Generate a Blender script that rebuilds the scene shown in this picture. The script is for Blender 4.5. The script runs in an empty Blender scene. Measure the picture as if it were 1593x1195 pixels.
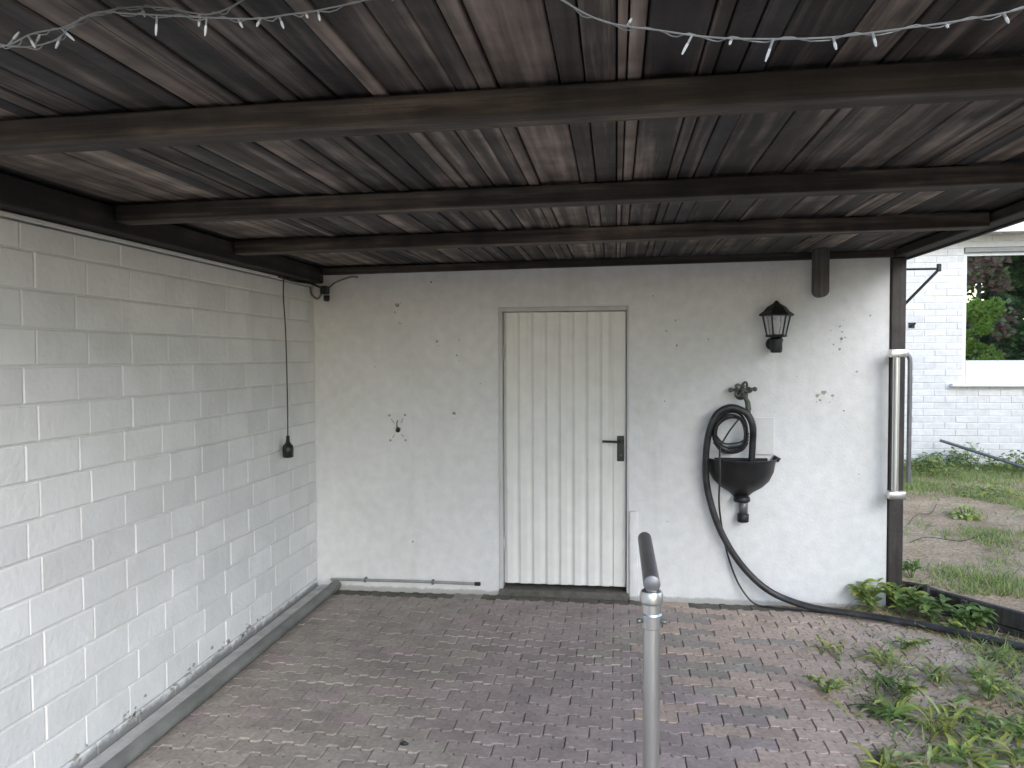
import bpy, bmesh, math, random
from mathutils import Vector, Matrix, noise
rnd = random.Random(7)
R = math.radians
scene = bpy.context.scene
C = scene.collection

# ------------------------------------------------------------------ camera
EYE = Vector((0, 0, 1.6876))
yaw, pitch, roll = 0.13443, 0.035196, -0.004272
fw = Vector((-math.sin(yaw)*math.cos(pitch), math.cos(yaw)*math.cos(pitch), -math.sin(pitch)))
rt = Vector((math.cos(yaw), math.sin(yaw), 0)); up = rt.cross(fw)
rt2 = rt*math.cos(roll) + up*math.sin(roll); up2 = -rt*math.sin(roll) + up*math.cos(roll)
cam = bpy.data.cameras.new('camera'); cam.sensor_width = 36; cam.lens = 27.078
cam.clip_start = 0.05; cam.clip_end = 2000
cam_o = bpy.data.objects.new('camera', cam); C.objects.link(cam_o); scene.camera = cam_o
M = Matrix((rt2, up2, -fw)).transposed().to_4x4(); M.translation = EYE
cam_o.matrix_world = M

# ------------------------------------------------------------------ light
SUN_EL, SUN_AZ = 29.0, 33.0      # azimuth: degrees from -Y (behind the camera) towards +X (right)
to_sun = Vector((math.sin(R(SUN_AZ))*math.cos(R(SUN_EL)), -math.cos(R(SUN_AZ))*math.cos(R(SUN_EL)), math.sin(R(SUN_EL))))
world = bpy.data.worlds.new('World'); scene.world = world; world.use_nodes = True
wn = world.node_tree.nodes; wl = world.node_tree.links
sky = wn.new('ShaderNodeTexSky'); sky.sky_type = 'NISHITA'; sky.sun_disc = False
sky.sun_elevation = R(SUN_EL); sky.sun_rotation = math.atan2(to_sun.x, to_sun.y)
sky.air_density = 1.0; sky.dust_density = 0.6; sky.ozone_density = 1.0
wl.new(sky.outputs[0], wn['Background'].inputs[0]); wn['Background'].inputs[1].default_value = 0.15
sl = bpy.data.lights.new('sun', 'SUN'); sl.energy = 0.68; sl.angle = R(36); sl.color = (1, 0.99, 0.97)
so = bpy.data.objects.new('sun', sl); C.objects.link(so)
so.rotation_euler = (-to_sun).to_track_quat('-Z', 'Y').to_euler()
scene.view_settings.view_transform = 'Standard'; scene.view_settings.look = 'None'
scene.view_settings.gamma = 1; scene.view_settings.exposure = 1.44
scene.view_settings.use_curve_mapping = False
scene.render.engine = 'CYCLES'
scene.cycles.max_bounces = 10; scene.cycles.diffuse_bounces = 6

# ------------------------------------------------------------------ materials
MATS = {}
def mat(name, stops, scale=(6, 6, 6), rough=0.7, metal=0.0, bump=0.0, bscale=40.0, detail=6, bdist=0.01,
        fine=None, spec=0.5, rand=0.0, rvar=0.0, obj_coords=False):
    """stops: list of (pos, rgb) for a noise driven ramp; fine: (scale, amount) second noise multiplying the colour"""
    m = bpy.data.materials.new(name); m.use_nodes = True; MATS[name] = m
    n = m.node_tree.nodes; l = m.node_tree.links; b = n['Principled BSDF']
    if obj_coords:
        co = n.new('ShaderNodeTexCoord').outputs['Object']
    else:
        co = n.new('ShaderNodeNewGeometry').outputs['Position']
    mp = n.new('ShaderNodeMapping'); mp.inputs['Scale'].default_value = scale; l.new(co, mp.inputs['Vector'])
    vec = mp.outputs[0]
    if rand:
        oi = n.new('ShaderNodeObjectInfo'); vm = n.new('ShaderNodeVectorMath'); vm.operation = 'SCALE'
        vm.inputs[0].default_value = (31.7, 17.3, 53.1); l.new(oi.outputs['Random'], vm.inputs['Scale'])
        va = n.new('ShaderNodeVectorMath'); va.operation = 'ADD'; l.new(vec, va.inputs[0]); l.new(vm.outputs[0], va.inputs[1]); vec = va.outputs[0]
    nz = n.new('ShaderNodeTexNoise'); nz.inputs['Scale'].default_value = 1; nz.inputs['Detail'].default_value = detail
    nz.inputs['Roughness'].default_value = 0.62; l.new(vec, nz.inputs['Vector'])
    rp = n.new('ShaderNodeValToRGB'); e = rp.color_ramp.elements
    while len(e) < len(stops): e.new(0.5)
    for k, (p, c) in enumerate(stops):
        e[k].position = p; e[k].color = (*c, 1)
    l.new(nz.outputs['Fac'], rp.inputs[0]); col = rp.outputs[0]
    if rand:
        hs = n.new('ShaderNodeHueSaturation'); mr = n.new('ShaderNodeMapRange')
        mr.inputs['To Min'].default_value = 1 - rand; mr.inputs['To Max'].default_value = 1 + rand
        l.new(oi.outputs['Random'], mr.inputs['Value']); l.new(mr.outputs[0], hs.inputs['Value']); l.new(col, hs.inputs['Color']); col = hs.outputs[0]
    if fine:
        nf = n.new('ShaderNodeTexNoise'); nf.inputs['Scale'].default_value = fine[0]; nf.inputs['Detail'].default_value = 3
        l.new(co, nf.inputs['Vector'])
        mr2 = n.new('ShaderNodeMapRange'); mr2.inputs['From Min'].default_value = 0.3; mr2.inputs['From Max'].default_value = 0.7
        mr2.inputs['To Min'].default_value = 1 - fine[1]; mr2.inputs['To Max'].default_value = 1 + fine[1]*0.4
        l.new(nf.outputs['Fac'], mr2.inputs['Value'])
        mx = n.new('ShaderNodeVectorMath'); mx.operation = 'SCALE'; l.new(col, mx.inputs[0]); l.new(mr2.outputs[0], mx.inputs['Scale']); col = mx.outputs[0]
    l.new(col, b.inputs['Base Color'])
    b.inputs['Roughness'].default_value = rough; b.inputs['Metallic'].default_value = metal
    b.inputs['Specular IOR Level'].default_value = spec
    if rvar:
        mr3 = n.new('ShaderNodeMapRange'); mr3.inputs['To Min'].default_value = rough - rvar; mr3.inputs['To Max'].default_value = rough + rvar
        l.new(nz.outputs['Fac'], mr3.inputs['Value']); l.new(mr3.outputs[0], b.inputs['Roughness'])
    if bump:
        nb = n.new('ShaderNodeTexNoise'); nb.inputs['Scale'].default_value = bscale; nb.inputs['Detail'].default_value = 5
        l.new(co, nb.inputs['Vector'])
        bp = n.new('ShaderNodeBump'); bp.inputs['Strength'].default_value = bump; bp.inputs['Distance'].default_value = bdist
        l.new(nb.outputs['Fac'], bp.inputs['Height']); l.new(bp.outputs[0], b.inputs['Normal'])
    return m

def dirt(m, colour, z0, z1, amount=1.0, nscale=9.0):
    """splash dirt near the ground: noise edged mix with another base colour between heights z0 (full) and z1 (none)"""
    n = m.node_tree.nodes; l = m.node_tree.links; b = n['Principled BSDF']
    src = b.inputs['Base Color'].links[0].from_socket
    g = n.new('ShaderNodeNewGeometry'); sp = n.new('ShaderNodeSeparateXYZ'); l.new(g.outputs['Position'], sp.inputs[0])
    mr = n.new('ShaderNodeMapRange'); mr.inputs['From Min'].default_value = z1; mr.inputs['From Max'].default_value = z0
    l.new(sp.outputs['Z'], mr.inputs['Value'])
    nz = n.new('ShaderNodeTexNoise'); nz.inputs['Scale'].default_value = nscale; nz.inputs['Detail'].default_value = 8; nz.inputs['Roughness'].default_value = .7
    l.new(g.outputs['Position'], nz.inputs['Vector'])
    ad = n.new('ShaderNodeMath'); ad.operation = 'ADD'; l.new(mr.outputs[0], ad.inputs[0]); l.new(nz.outputs['Fac'], ad.inputs[1])
    m2 = n.new('ShaderNodeMapRange'); m2.inputs['From Min'].default_value = 0.85; m2.inputs['From Max'].default_value = 1.15; m2.inputs['To Max'].default_value = amount
    l.new(ad.outputs[0], m2.inputs['Value'])
    mx = n.new('ShaderNodeMix'); mx.data_type = 'RGBA'; l.new(m2.outputs[0], mx.inputs['Factor'])
    l.new(src, mx.inputs['A']); mx.inputs['B'].default_value = (*colour, 1); l.new(mx.outputs['Result'], b.inputs['Base Color'])

def streak(m, colour, scale=(7, 7, .5), lo=.56, hi=.72, amount=.35, off=0.0):
    """run-off stains: stretched noise blotches mixed with a dirt colour"""
    n = m.node_tree.nodes; l = m.node_tree.links; b = n['Principled BSDF']; src = b.inputs['Base Color'].links[0].from_socket
    g = n.new('ShaderNodeNewGeometry'); mp = n.new('ShaderNodeMapping'); mp.inputs['Scale'].default_value = scale; mp.inputs['Location'].default_value = (off, off, off)
    l.new(g.outputs['Position'], mp.inputs['Vector']); t = n.new('ShaderNodeTexNoise'); t.inputs['Scale'].default_value = 1; t.inputs['Detail'].default_value = 7; t.inputs['Roughness'].default_value = .68
    l.new(mp.outputs[0], t.inputs['Vector']); r = n.new('ShaderNodeMapRange'); r.inputs['From Min'].default_value = lo; r.inputs['From Max'].default_value = hi; r.inputs['To Max'].default_value = amount
    l.new(t.outputs['Fac'], r.inputs['Value']); x = n.new('ShaderNodeMix'); x.data_type = 'RGBA'; l.new(r.outputs[0], x.inputs['Factor']); l.new(src, x.inputs['A']); x.inputs['B'].default_value = (*colour, 1)
    l.new(x.outputs['Result'], b.inputs['Base Color'])

g_ = lambda v: (v, v, v)
m_render = mat('white_render', [(.28, (.72, .72, .71)), (.45, (.765, .765, .765)), (.7, (.79, .79, .795))], (2.2,)*3, .85, bump=.5, bscale=55, bdist=.004, fine=(14, .07))
dirt(m_render, (.34, .33, .30), 0.0, 0.05, .7, 16)
m_block = mat('white_block_paint', [(.25, (.71, .71, .70)), (.5, (.765, .765, .765)), (.75, (.79, .79, .795))], (3,)*3, .75, bump=.6, bscale=34, bdist=.006, fine=(5, .06), rand=.06)
dirt(m_block, (.20, .20, .185), 0.0, 0.10, .8, 14)
streak(m_render, (.50, .49, .44), (5, 5, .7), .56, .76, .32)
streak(m_render, (.48, .47, .43), (2.6, 2.6, 2.6), .62, .76, .28, 9.0)
streak(m_block, (.50, .49, .44), (6, 6, .6), .57, .77, .30, 3.0)
streak(m_block, (.50, .49, .45), (3, 3, 3), .62, .77, .28, 7.0)
m_mortar = mat('painted_mortar', [(.3, (.66, .66, .64)), (.7, (.75, .75, .74))], (12,)*3, .9, bump=.5, bscale=90)
dirt(m_mortar, (.30, .30, .28), 0.02, 0.14, .7)
m_door = mat('cream_door_paint', [(.3, (.80, .79, .765)), (.7, (.84, .833, .815))], (3, 3, 1.2), .45, bump=.06, bscale=60, fine=(9, .06))
streak(m_door, (.58, .56, .50), (9, 9, .5), .58, .78, .2, 2.0)
m_frame = mat('grey_door_frame', [(.3, (.50, .50, .50)), (.7, (.62, .62, .62))], (7, 7, 3), .5, bump=.1, bscale=60)
m_black = mat('black_plastic', [(.3, g_(.010)), (.7, g_(.018))], (20,)*3, .38)
m_iron = mat('black_cast_iron', [(.3, (.008, .008, .009)), (.7, (.02, .02, .021))], (16,)*3, .5, bump=.25, bscale=120, bdist=.002)
m_hose = mat('black_rubber', [(.35, (.016, .016, .018)), (.58, (.045, .045, .047)), (.75, (.13, .125, .12))], (9,)*3, .42, bump=.1, bscale=150, bdist=.002)
m_steel = mat('stainless_steel', [(.3, (.60, .60, .58)), (.7, (.74, .74, .72))], (30, 30, 3), .36, 1.0, rvar=.1)
m_darksteel = mat('dull_grey_steel', [(.3, (.16, .16, .165)), (.7, (.24, .24, .25))], (25, 25, 6), .45, .7, rvar=.1)
m_zinc = mat('weathered_zinc', [(.3, (.12, .125, .115)), (.7, (.22, .225, .21))], (9, 5, 9), .55, .1, bump=.1, bscale=70, rvar=.1)
m_pipe = mat('pale_grey_pipe', [(.3, g_(.26)), (.7, g_(.38))], (9,)*3, .5, .2)
m_brass = mat('corroded_brass', [(.3, (.05, .055, .045)), (.5, (.12, .125, .10)), (.75, (.24, .24, .2))], (70,)*3, .6, .4, bump=.4, bscale=160, bdist=.002)
m_tile = mat('grey_white_tile', [(.3, (.66, .66, .66)), (.7, (.72, .72, .72))], (20,)*3, .4)
m_glass_l = bpy.data.materials.new('lantern_glass'); m_glass_l.use_nodes = True
nt = m_glass_l.node_tree; nt.nodes.remove(nt.nodes['Principled BSDF'])
_t = nt.nodes.new('ShaderNodeBsdfTransparent'); _g = nt.nodes.new('ShaderNodeBsdfGlossy'); _g.inputs['Roughness'].default_value = .08; _d = nt.nodes.new('ShaderNodeBsdfDiffuse'); _d.inputs['Color'].default_value = (.7, .7, .68, 1)
_m1 = nt.nodes.new('ShaderNodeMixShader'); _m1.inputs[0].default_value = .14; _m2 = nt.nodes.new('ShaderNodeMixShader'); _m2.inputs[0].default_value = .12
nt.links.new(_t.outputs[0], _m1.inputs[1]); nt.links.new(_g.outputs[0], _m1.inputs[2]); nt.links.new(_m1.outputs[0], _m2.inputs[1]); nt.links.new(_d.outputs[0], _m2.inputs[2]); nt.links.new(_m2.outputs[0], nt.nodes['Material Output'].inputs['Surface'])
m_glass_w = bpy.data.materials.new('window_glass'); m_glass_w.use_nodes = True
pb = m_glass_w.node_tree.nodes['Principled BSDF']; pb.inputs['Base Color'].default_value = (.012, .014, .013, 1); pb.inputs['Roughness'].default_value = .012; pb.inputs['IOR'].default_value = 4.0; pb.inputs['Specular IOR Level'].default_value = 1.0
m_conc = mat('concrete', [(.3, (.24, .235, .22)), (.7, (.38, .375, .355))], (8,)*3, .9, bump=.5, bscale=60, fine=(30, .2))
m_kerb = mat('pale_concrete', [(.3, (.42, .42, .41)), (.7, (.60, .60, .59))], (7,)*3, .85, bump=.4, bscale=60, fine=(20, .15))
m_thr = mat('dirty_threshold', [(.3, (.07, .065, .055)), (.7, (.15, .14, .125))], (12,)*3, .9, bump=.6, bscale=60)
# timber: grain stretched along the member (world axes)
def wood(name, dark, mid, light, scale, rand=.25, rough=.75):
    half = tuple(a*.55+b*.45 for a, b in zip(mid, light))
    m = mat(name, [(.36, dark), (.51, mid), (.60, half), (.70, light)], scale, rough, bump=.6, bscale=38, bdist=.004, detail=9, fine=(6, .5), rand=rand)
    n = m.node_tree.nodes; l = m.node_tree.links; b = n['Principled BSDF']; src = b.inputs['Base Color'].links[0].from_socket
    g = n.new('ShaderNodeNewGeometry'); mp = n.new('ShaderNodeMapping'); mp.inputs['Scale'].default_value = tuple(5.5 if v > 5 else 1.7 for v in scale); l.new(g.outputs['Position'], mp.inputs['Vector'])
    v = n.new('ShaderNodeTexVoronoi'); v.inputs['Scale'].default_value = 1; l.new(mp.outputs[0], v.inputs['Vector'])
    r = n.new('ShaderNodeMapRange'); r.inputs['From Min'].default_value = .16; r.inputs['From Max'].default_value = .07; r.inputs['To Max'].default_value = .85; l.new(v.outputs['Distance'], r.inputs['Value'])
    x = n.new('ShaderNodeMix'); x.data_type = 'RGBA'; l.new(r.outputs[0], x.inputs['Factor']); l.new(src, x.inputs['A']); x.inputs['B'].default_value = (dark[0]*.6, dark[1]*.55, dark[2]*.5, 1); l.new(x.outputs['Result'], b.inputs['Base Color'])
    return m
GY = (17, .75, 17); GX = (.9, 17, 17); GZ = (34, 34, 1.3)
w_b = [wood('dark_stained_board', (0.024, 0.019, 0.019), (0.042, 0.035, 0.033), (0.274, 0.220, 0.190), GY, .3),
       wood('charcoal_board', (0.024, 0.022, 0.024), (0.039, 0.035, 0.037), (0.146, 0.125, 0.117), GY, .3),
       wood('brown_worn_board', (0.033, 0.027, 0.024), (0.077, 0.061, 0.052), (0.365, 0.292, 0.246), GY, .25),
       wood('pale_worn_board', (0.077, 0.059, 0.049), (0.200, 0.157, 0.132), (0.419, 0.341, 0.285), GY, .2)]
w_j = wood('dark_joist_wood', (0.025, 0.018, 0.015), (0.055, 0.041, 0.032), (0.219, 0.161, 0.121), GX, .15)
w_y = wood('dark_plate_wood', (0.015, 0.011, 0.011), (0.024, 0.019, 0.018), (0.077, 0.063, 0.054), GY, .1)
w_z = wood('dark_post_wood', (.030, .024, .021), (.046, .037, .033), (.075, .062, .055), GZ, .1, .6)
w_grey = wood('grey_weathered_wood', (.05, .046, .042), (.085, .08, .074), (.14, .13, .12), GZ, .1)
m_felt = mat('roofing_felt', [(.3, g_(.03)), (.7, g_(.06))], (10,)*3, .95)
P_GREY = [(.25, (0.249, 0.217, 0.190)), (.5, (0.341, 0.298, 0.260)), (.75, (0.412, 0.361, 0.315))]
P_RED = [(.25, (0.259, 0.212, 0.199)), (.5, (0.353, 0.289, 0.272)), (.75, (0.424, 0.350, 0.327))]
P_TAN = [(.25, (0.371, 0.290, 0.241)), (.5, (0.483, 0.379, 0.315)), (.75, (0.576, 0.455, 0.377))]
m_pav = [mat('grey_paver', P_GREY, (5, 5, 5), .88, bump=.55, bscale=130, bdist=.003, fine=(45, .22), rand=.10),
         mat('mauve_paver', P_RED, (5, 5, 5), .88, bump=.55, bscale=130, bdist=.003, fine=(45, .22), rand=.10),
         mat('tan_paver', P_TAN, (5, 5, 5), .9, bump=.55, bscale=130, bdist=.003, fine=(45, .25), rand=.10),
         mat('mossy_paver', [(.3, (.085, .080, .062)), (.7, (.17, .155, .13))], (9, 9, 9), .95, bump=.6, bscale=110, bdist=.004, fine=(40, .3), rand=.12)]
for q_, m_ in enumerate(m_pav[:3]):
    streak(m_, (.15, .14, .115), (1.3, 1.3, 1.3), .54, .74, .30, 4.0)
m_bed = mat('joint_sand', [(.3, (.12, .105, .09)), (.7, (.24, .215, .19))], (14,)*3, .95, bump=.5, bscale=120)
m_soil = mat('sandy_soil', [(.25, (.26, .18, .11)), (.45, (.44, .32, .205)), (.72, (.55, .42, .285))], (3.0,)*3, .95, bump=.9, bscale=45, bdist=.02, fine=(40, .35))
m_yard = mat('yard_ground', [(.3, (.28, .225, .135)), (.55, (.37, .30, .18)), (.7, (.22, .21, .085))], (1.2,)*3, .95, bump=.8, bscale=25, bdist=.02, fine=(30, .3))
m_greens = []
for nm, a, b_ in [('deep_green_leaf', (0.083, 0.146, 0.047), (0.160, 0.250, 0.089)), ('mid_green_leaf', (0.141, 0.232, 0.063), (0.256, 0.366, 0.121)),
                  ('pale_green_leaf', (0.256, 0.329, 0.137), (0.461, 0.525, 0.263)), ('yellow_green_leaf', (0.307, 0.366, 0.074), (0.512, 0.549, 0.158))]:
    mm = mat(nm, [(.3, a), (.7, b_)], (25,)*3, .5, rand=.25); m_greens.append(mm)
    p_ = mm.node_tree.nodes['Principled BSDF']; p_.inputs['Specular IOR Level'].default_value = .3; p_.inputs['Roughness'].default_value = .62
    nt = mm.node_tree; tr = nt.nodes.new('ShaderNodeBsdfTranslucent'); mxs = nt.nodes.new('ShaderNodeMixShader'); mxs.inputs[0].default_value = .38
    nt.links.new(p_.inputs['Base Color'].links[0].from_socket, tr.inputs['Color']); nt.links.new(p_.outputs[0], mxs.inputs[1]); nt.links.new(tr.outputs[0], mxs.inputs[2])
    nt.links.new(mxs.outputs[0], nt.nodes['Material Output'].inputs['Surface'])
m_redleaf = mat('red_brown_leaf', [(.3, (.30, .16, .12)), (.7, (.50, .34, .27))], (25,)*3, .6)
m_lime = mat('lime_leaf', [(.3, (.26, .42, .05)), (.7, (.42, .60, .10))], (25,)*3, .6)
for mm in (m_redleaf, m_lime):
    p_ = mm.node_tree.nodes['Principled BSDF']; nt = mm.node_tree; tr = nt.nodes.new('ShaderNodeBsdfTranslucent'); mxs = nt.nodes.new('ShaderNodeMixShader'); mxs.inputs[0].default_value = .5
    nt.links.new(p_.inputs['Base Color'].links[0].from_socket, tr.inputs['Color']); nt.links.new(p_.outputs[0], mxs.inputs[1]); nt.links.new(tr.outputs[0], mxs.inputs[2])
    nt.links.new(mxs.outputs[0], nt.nodes['Material Output'].inputs['Surface'])
m_brick = mat('white_painted_brick', [(.25, (.66, .64, .62)), (.5, (.745, .722, .70)), (.75, (.775, .752, .735))], (4,)*3, .8, bump=.5, bscale=60, bdist=.004, fine=(15, .10), rand=.05)
m_bmortar = mat('white_house_mortar', [(.3, (.64, .62, .60)), (.7, (.72, .70, .68))], (10,)*3, .9)
m_upvc = mat('white_window_plastic', [(.3, g_(.78)), (.7, g_(.80))], (3,)*3, .35)
m_greymetal = mat('grey_shutter_box', [(.3, (.25, .25, .24)), (.7, (.32, .32, .30))], (6,)*3, .5)
m_bark = mat('bark', [(.3, (.05, .04, .03)), (.7, (.12, .10, .08))], (14, 14, 4), .9, bump=.8, bscale=30, bdist=.02)
m_straw = mat('dry_straw', [(.3, (.30, .24, .14)), (.7, (.46, .38, .24))], (25,)*3, .8)
m_twig = mat('dry_stem', [(.3, (.07, .055, .04)), (.7, (.13, .11, .08))], (20,)*3, .9)
m_edge = wood('dark_edging_wood', (.025, .024, .022), (.050, .048, .044), (.085, .08, .072), GZ, .3)
m_led = mat('clear_led_tip', [(.3, g_(.40)), (.7, g_(.52))], (20,)*3, .2)
m_wire = mat('pale_light_wire', [(.3, g_(.15)), (.7, g_(.23))], (20,)*3, .4)
m_chip = mat('bare_grey_plaster', [(.3, (.22, .215, .19)), (.7, (.50, .49, .45))], (60,)*3, .95, bump=.7, bscale=160)
m_cob = mat('dusty_cobweb', [(.3, (.10, .10, .085)), (.7, (.22, .215, .19))], (60,)*3, 1.0)

# ------------------------------------------------------------------ helpers
def link(o, parent=None):
    C.objects.link(o)
    if parent is not None: o.parent = parent
    return o
def mesh_obj(name, bm, m, parent=None, smooth=False, loc=None):
    me = bpy.data.meshes.new(name)
    bmesh.ops.recalc_face_normals(bm, faces=bm.faces)
    bm.to_mesh(me); bm.free()
    for mm in (m if isinstance(m, (list, tuple)) else [m]): me.materials.append(mm)
    if smooth:
        for p in me.polygons: p.use_smooth = True
    o = bpy.data.objects.new(name, me); link(o, parent)
    if loc is not None: o.location = loc
    return o
def py_obj(name, verts, faces, m, parent=None, smooth=False, idx=None):
    me = bpy.data.meshes.new(name); me.from_pydata(verts, [], faces); me.update()
    for mm in (m if isinstance(m, (list, tuple)) else [m]): me.materials.append(mm)
    if idx: me.polygons.foreach_set('material_index', idx)
    if smooth:
        for p in me.polygons: p.use_smooth = True
    return link(bpy.data.objects.new(name, me), parent)
def thing(name, label, cat, loc=(0, 0, 0), group=None):
    o = bpy.data.objects.new(name, None); link(o); o.location = loc; o.empty_display_size = .1
    return tag(o, label, cat, group)
def tag(o, label=None, cat=None, group=None, kind=None):
    if label: o['label'] = label
    if cat: o['category'] = cat
    if group: o['group'] = group
    if kind: o['kind'] = kind
    return o
def box(bm, x0, x1, y0, y1, z0, z1, bevel=0.0, seg=1):
    r = bmesh.ops.create_cube(bm, size=1); vs = r['verts']
    for v in vs:
        v.co = Vector(((x0+x1)/2 + v.co.x*(x1-x0), (y0+y1)/2 + v.co.y*(y1-y0), (z0+z1)/2 + v.co.z*(z1-z0)))
    if bevel:
        es = list({e for v in vs for e in v.link_edges})
        bmesh.ops.bevel(bm, geom=es, offset=bevel, segments=seg, affect='EDGES', profile=.5)
    return vs
def boxo(name, dims, m, parent=None, bevel=0.0, seg=1, smooth=False):
    bm = bmesh.new(); box(bm, *dims, bevel=bevel, seg=seg); return mesh_obj(name, bm, m, parent, smooth)
def tube(bm, pts, rad, n=10, caps=True, closed=False):
    pts = [Vector(p) for p in pts]; rings = []
    nrm = None
    for i, p in enumerate(pts):
        a = pts[max(0, i-1)]; b = pts[min(len(pts)-1, i+1)]
        t = (b-a).normalized()
        if nrm is None:
            ref = Vector((0, 0, 1)) if abs(t.z) < .9 else Vector((1, 0, 0))
            nrm = t.cross(ref).normalized()
        else:
            nrm = (nrm - t*nrm.dot(t)).normalized()
        bn = t.cross(nrm)
        r = rad[i] if isinstance(rad, (list, tuple)) else rad
        rings.append([bm.verts.new(p + (nrm*math.cos(2*math.pi*k/n) + bn*math.sin(2*math.pi*k/n))*r) for k in range(n)])
    for a, b in zip(rings, rings[1:]):
        for k in range(n): bm.faces.new((a[k], a[(k+1) % n], b[(k+1) % n], b[k]))
    if caps:
        bm.faces.new(rings[0][::-1]); bm.faces.new(rings[-1])
    return rings
def smooth_path(pts, n=8):
    P = [Vector(p) for p in pts]; P = [P[0]*2-P[1]] + P + [P[-1]*2-P[-2]]; out = []
    for i in range(1, len(P)-2):
        for k in range(n):
            t = k/n; a, b, c, d = P[i-1], P[i], P[i+1], P[i+2]
            out.append(.5*((2*b) + (c-a)*t + (2*a-5*b+4*c-d)*t*t + (3*b-a-3*c+d)*t**3))
    out.append(P[-2]); return out
def tubeo(name, pts, rad, m, parent=None, n=10, sm=0):
    bm = bmesh.new(); tube(bm, smooth_path(pts, sm) if sm else pts, rad, n); 
    o = mesh_obj(name, bm, m, parent, True); auto(o); return o
def auto(o, deg=40):
    me = o.data; bm = bmesh.new(); bm.from_mesh(me)
    for e in bm.edges:
        if len(e.link_faces) == 2 and e.calc_face_angle(0) > R(deg): e.smooth = False
    bm.to_mesh(me); bm.free()
def lathe(bm, prof, n=16, centre=(0, 0, 0), a0=0, a1=2*math.pi, close=True):
    c = Vector(centre); rings = []; full = abs(a1-a0-2*math.pi) < 1e-6
    m = n if full else n+1
    for r, z in prof:
        rings.append([bm.verts.new(c + Vector((r*math.cos(a0+(a1-a0)*k/n), r*math.sin(a0+(a1-a0)*k/n), z))) for k in range(m)])
    for a, b in zip(rings, rings[1:]):
        for k in range(n if full else n):
            bm.faces.new((a[k], a[(k+1) % m], b[(k+1) % m], b[k]))
    if close and full:
        bm.faces.new(rings[0][::-1]); bm.faces.new(rings[-1])
    return rings
def share(name, me, parent, loc=(0, 0, 0), rot=(0, 0, 0), scale=(1, 1, 1), m=None):
    o = bpy.data.objects.new(name, me); link(o, parent)
    o.location = loc; o.rotation_euler = rot; o.scale = scale
    if m is not None:
        o.material_slots[0].link = 'OBJECT'; o.material_slots[0].material = m
    return o
def nz(x, y, z=0.0, s=1.0): return noise.noise(Vector((x*s, y*s, z*s)))
def to_px(p):
    d = Vector(p) - EYE; z = d.dot(fw)
    if z < .05: return None
    k = 27.078/36
    return (.5 + k*d.dot(rt2)/z, .5 - k*d.dot(up2)/z*4/3, z)

D = 5.36; XL = -2.17; XR = 1.78; ZB = 2.37   # back wall, left wall, wall end, soffit

# ------------------------------------------------------------------ ground
def ground_z(x, y):
    return -0.03
bm = bmesh.new()
bmesh.ops.create_grid(bm, x_segments=40, y_segments=40, size=400)
for v in bm.verts: v.co.z = -0.06
tag(mesh_obj('ground', bm, m_yard), kind='structure')

# edging line from the wall corner running diagonally to the right and forward
E0 = Vector((1.93, 5.44)); E1 = Vector((3.55, 3.35))
ed = (E1-E0).normalized(); en = Vector((-ed.y, ed.x))      # en points to the garden side
if en.x < 0: en = -en
def garden_h(x, y):
    t = max(0, min(1, (y-5)/5)); base = .155 + .185*t
    if y < 4: base = .155
    return base + .024*nz(x, y, 0, 1.3) + .016*nz(x, y, 3, 4.5) + .009*nz(x, y, 6, 14)
# garden: raised soil bank behind the edging, up to the house
verts = []; faces = []; nx, ny = 260, 260
def gp(i, j):
    # s: along the edge line / behind the shed wall, t: outwards
    y = 1.0 + 11.0*j/ny
    # left limit: edging line for y below E0.y, else the shed's side line
    xl = E0.x + (E0.y-y)*(ed.x/(-ed.y))+.03 if y < E0.y else 1.90
    xl = min(xl, 5.3)
    x = xl + (13.0-xl)*(i/nx)**1.6
    return x, y
for j in range(ny+1):
    for i in range(nx+1):
        x, y = gp(i, j); verts.append((x, y, garden_h(x, y)))
for j in range(ny):
    for i in range(nx):
        a = j*(nx+1)+i; faces.append((a, a+1, a+nx+2, a+nx+1))
tag(py_obj('garden_soil', verts, faces, m_soil, smooth=True), kind='structure')
# edging: dark planks on edge with short stakes
edging = thing('garden_edging', 'low dark timber edging holding back the raised garden soil', 'edging', (E0.x, E0.y, -.05))
Ln = (E1-E0).length; eang = math.atan2(ed.y, ed.x); s = 0.0
while s < Ln - .1:
    w = min(rnd.uniform(.75, .95), Ln-s)
    for zz in (0, 1):
        bm = bmesh.new(); box(bm, -w/2+.003, w/2-.003, -.02, .02, .108*zz+.002, .108*(zz+1)-.002, .005)
        c = E0 + ed*(s+w/2); o = mesh_obj('plank', bm, m_edge, edging); o.location = (c.x-E0.x, c.y-E0.y, 0); o.rotation_euler = (R(rnd.uniform(-3, 3)), R(rnd.uniform(-.6, .6)), eang)
    s += w
for q in (.16, .42, 1.0, 1.5, 2.0, 2.5):
    c = E0 + ed*q - en*.045; bm = bmesh.new(); box(bm, -.016, .016, -.016, .016, 0, .215+rnd.uniform(-.02, .03), .004)
    o = mesh_obj('stake', bm, m_edge, edging); o.location = (c.x-E0.x, c.y-E0.y, 0); o.rotation_euler = (R(rnd.uniform(-3, 3)), R(rnd.uniform(-3, 3)), eang)

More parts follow.
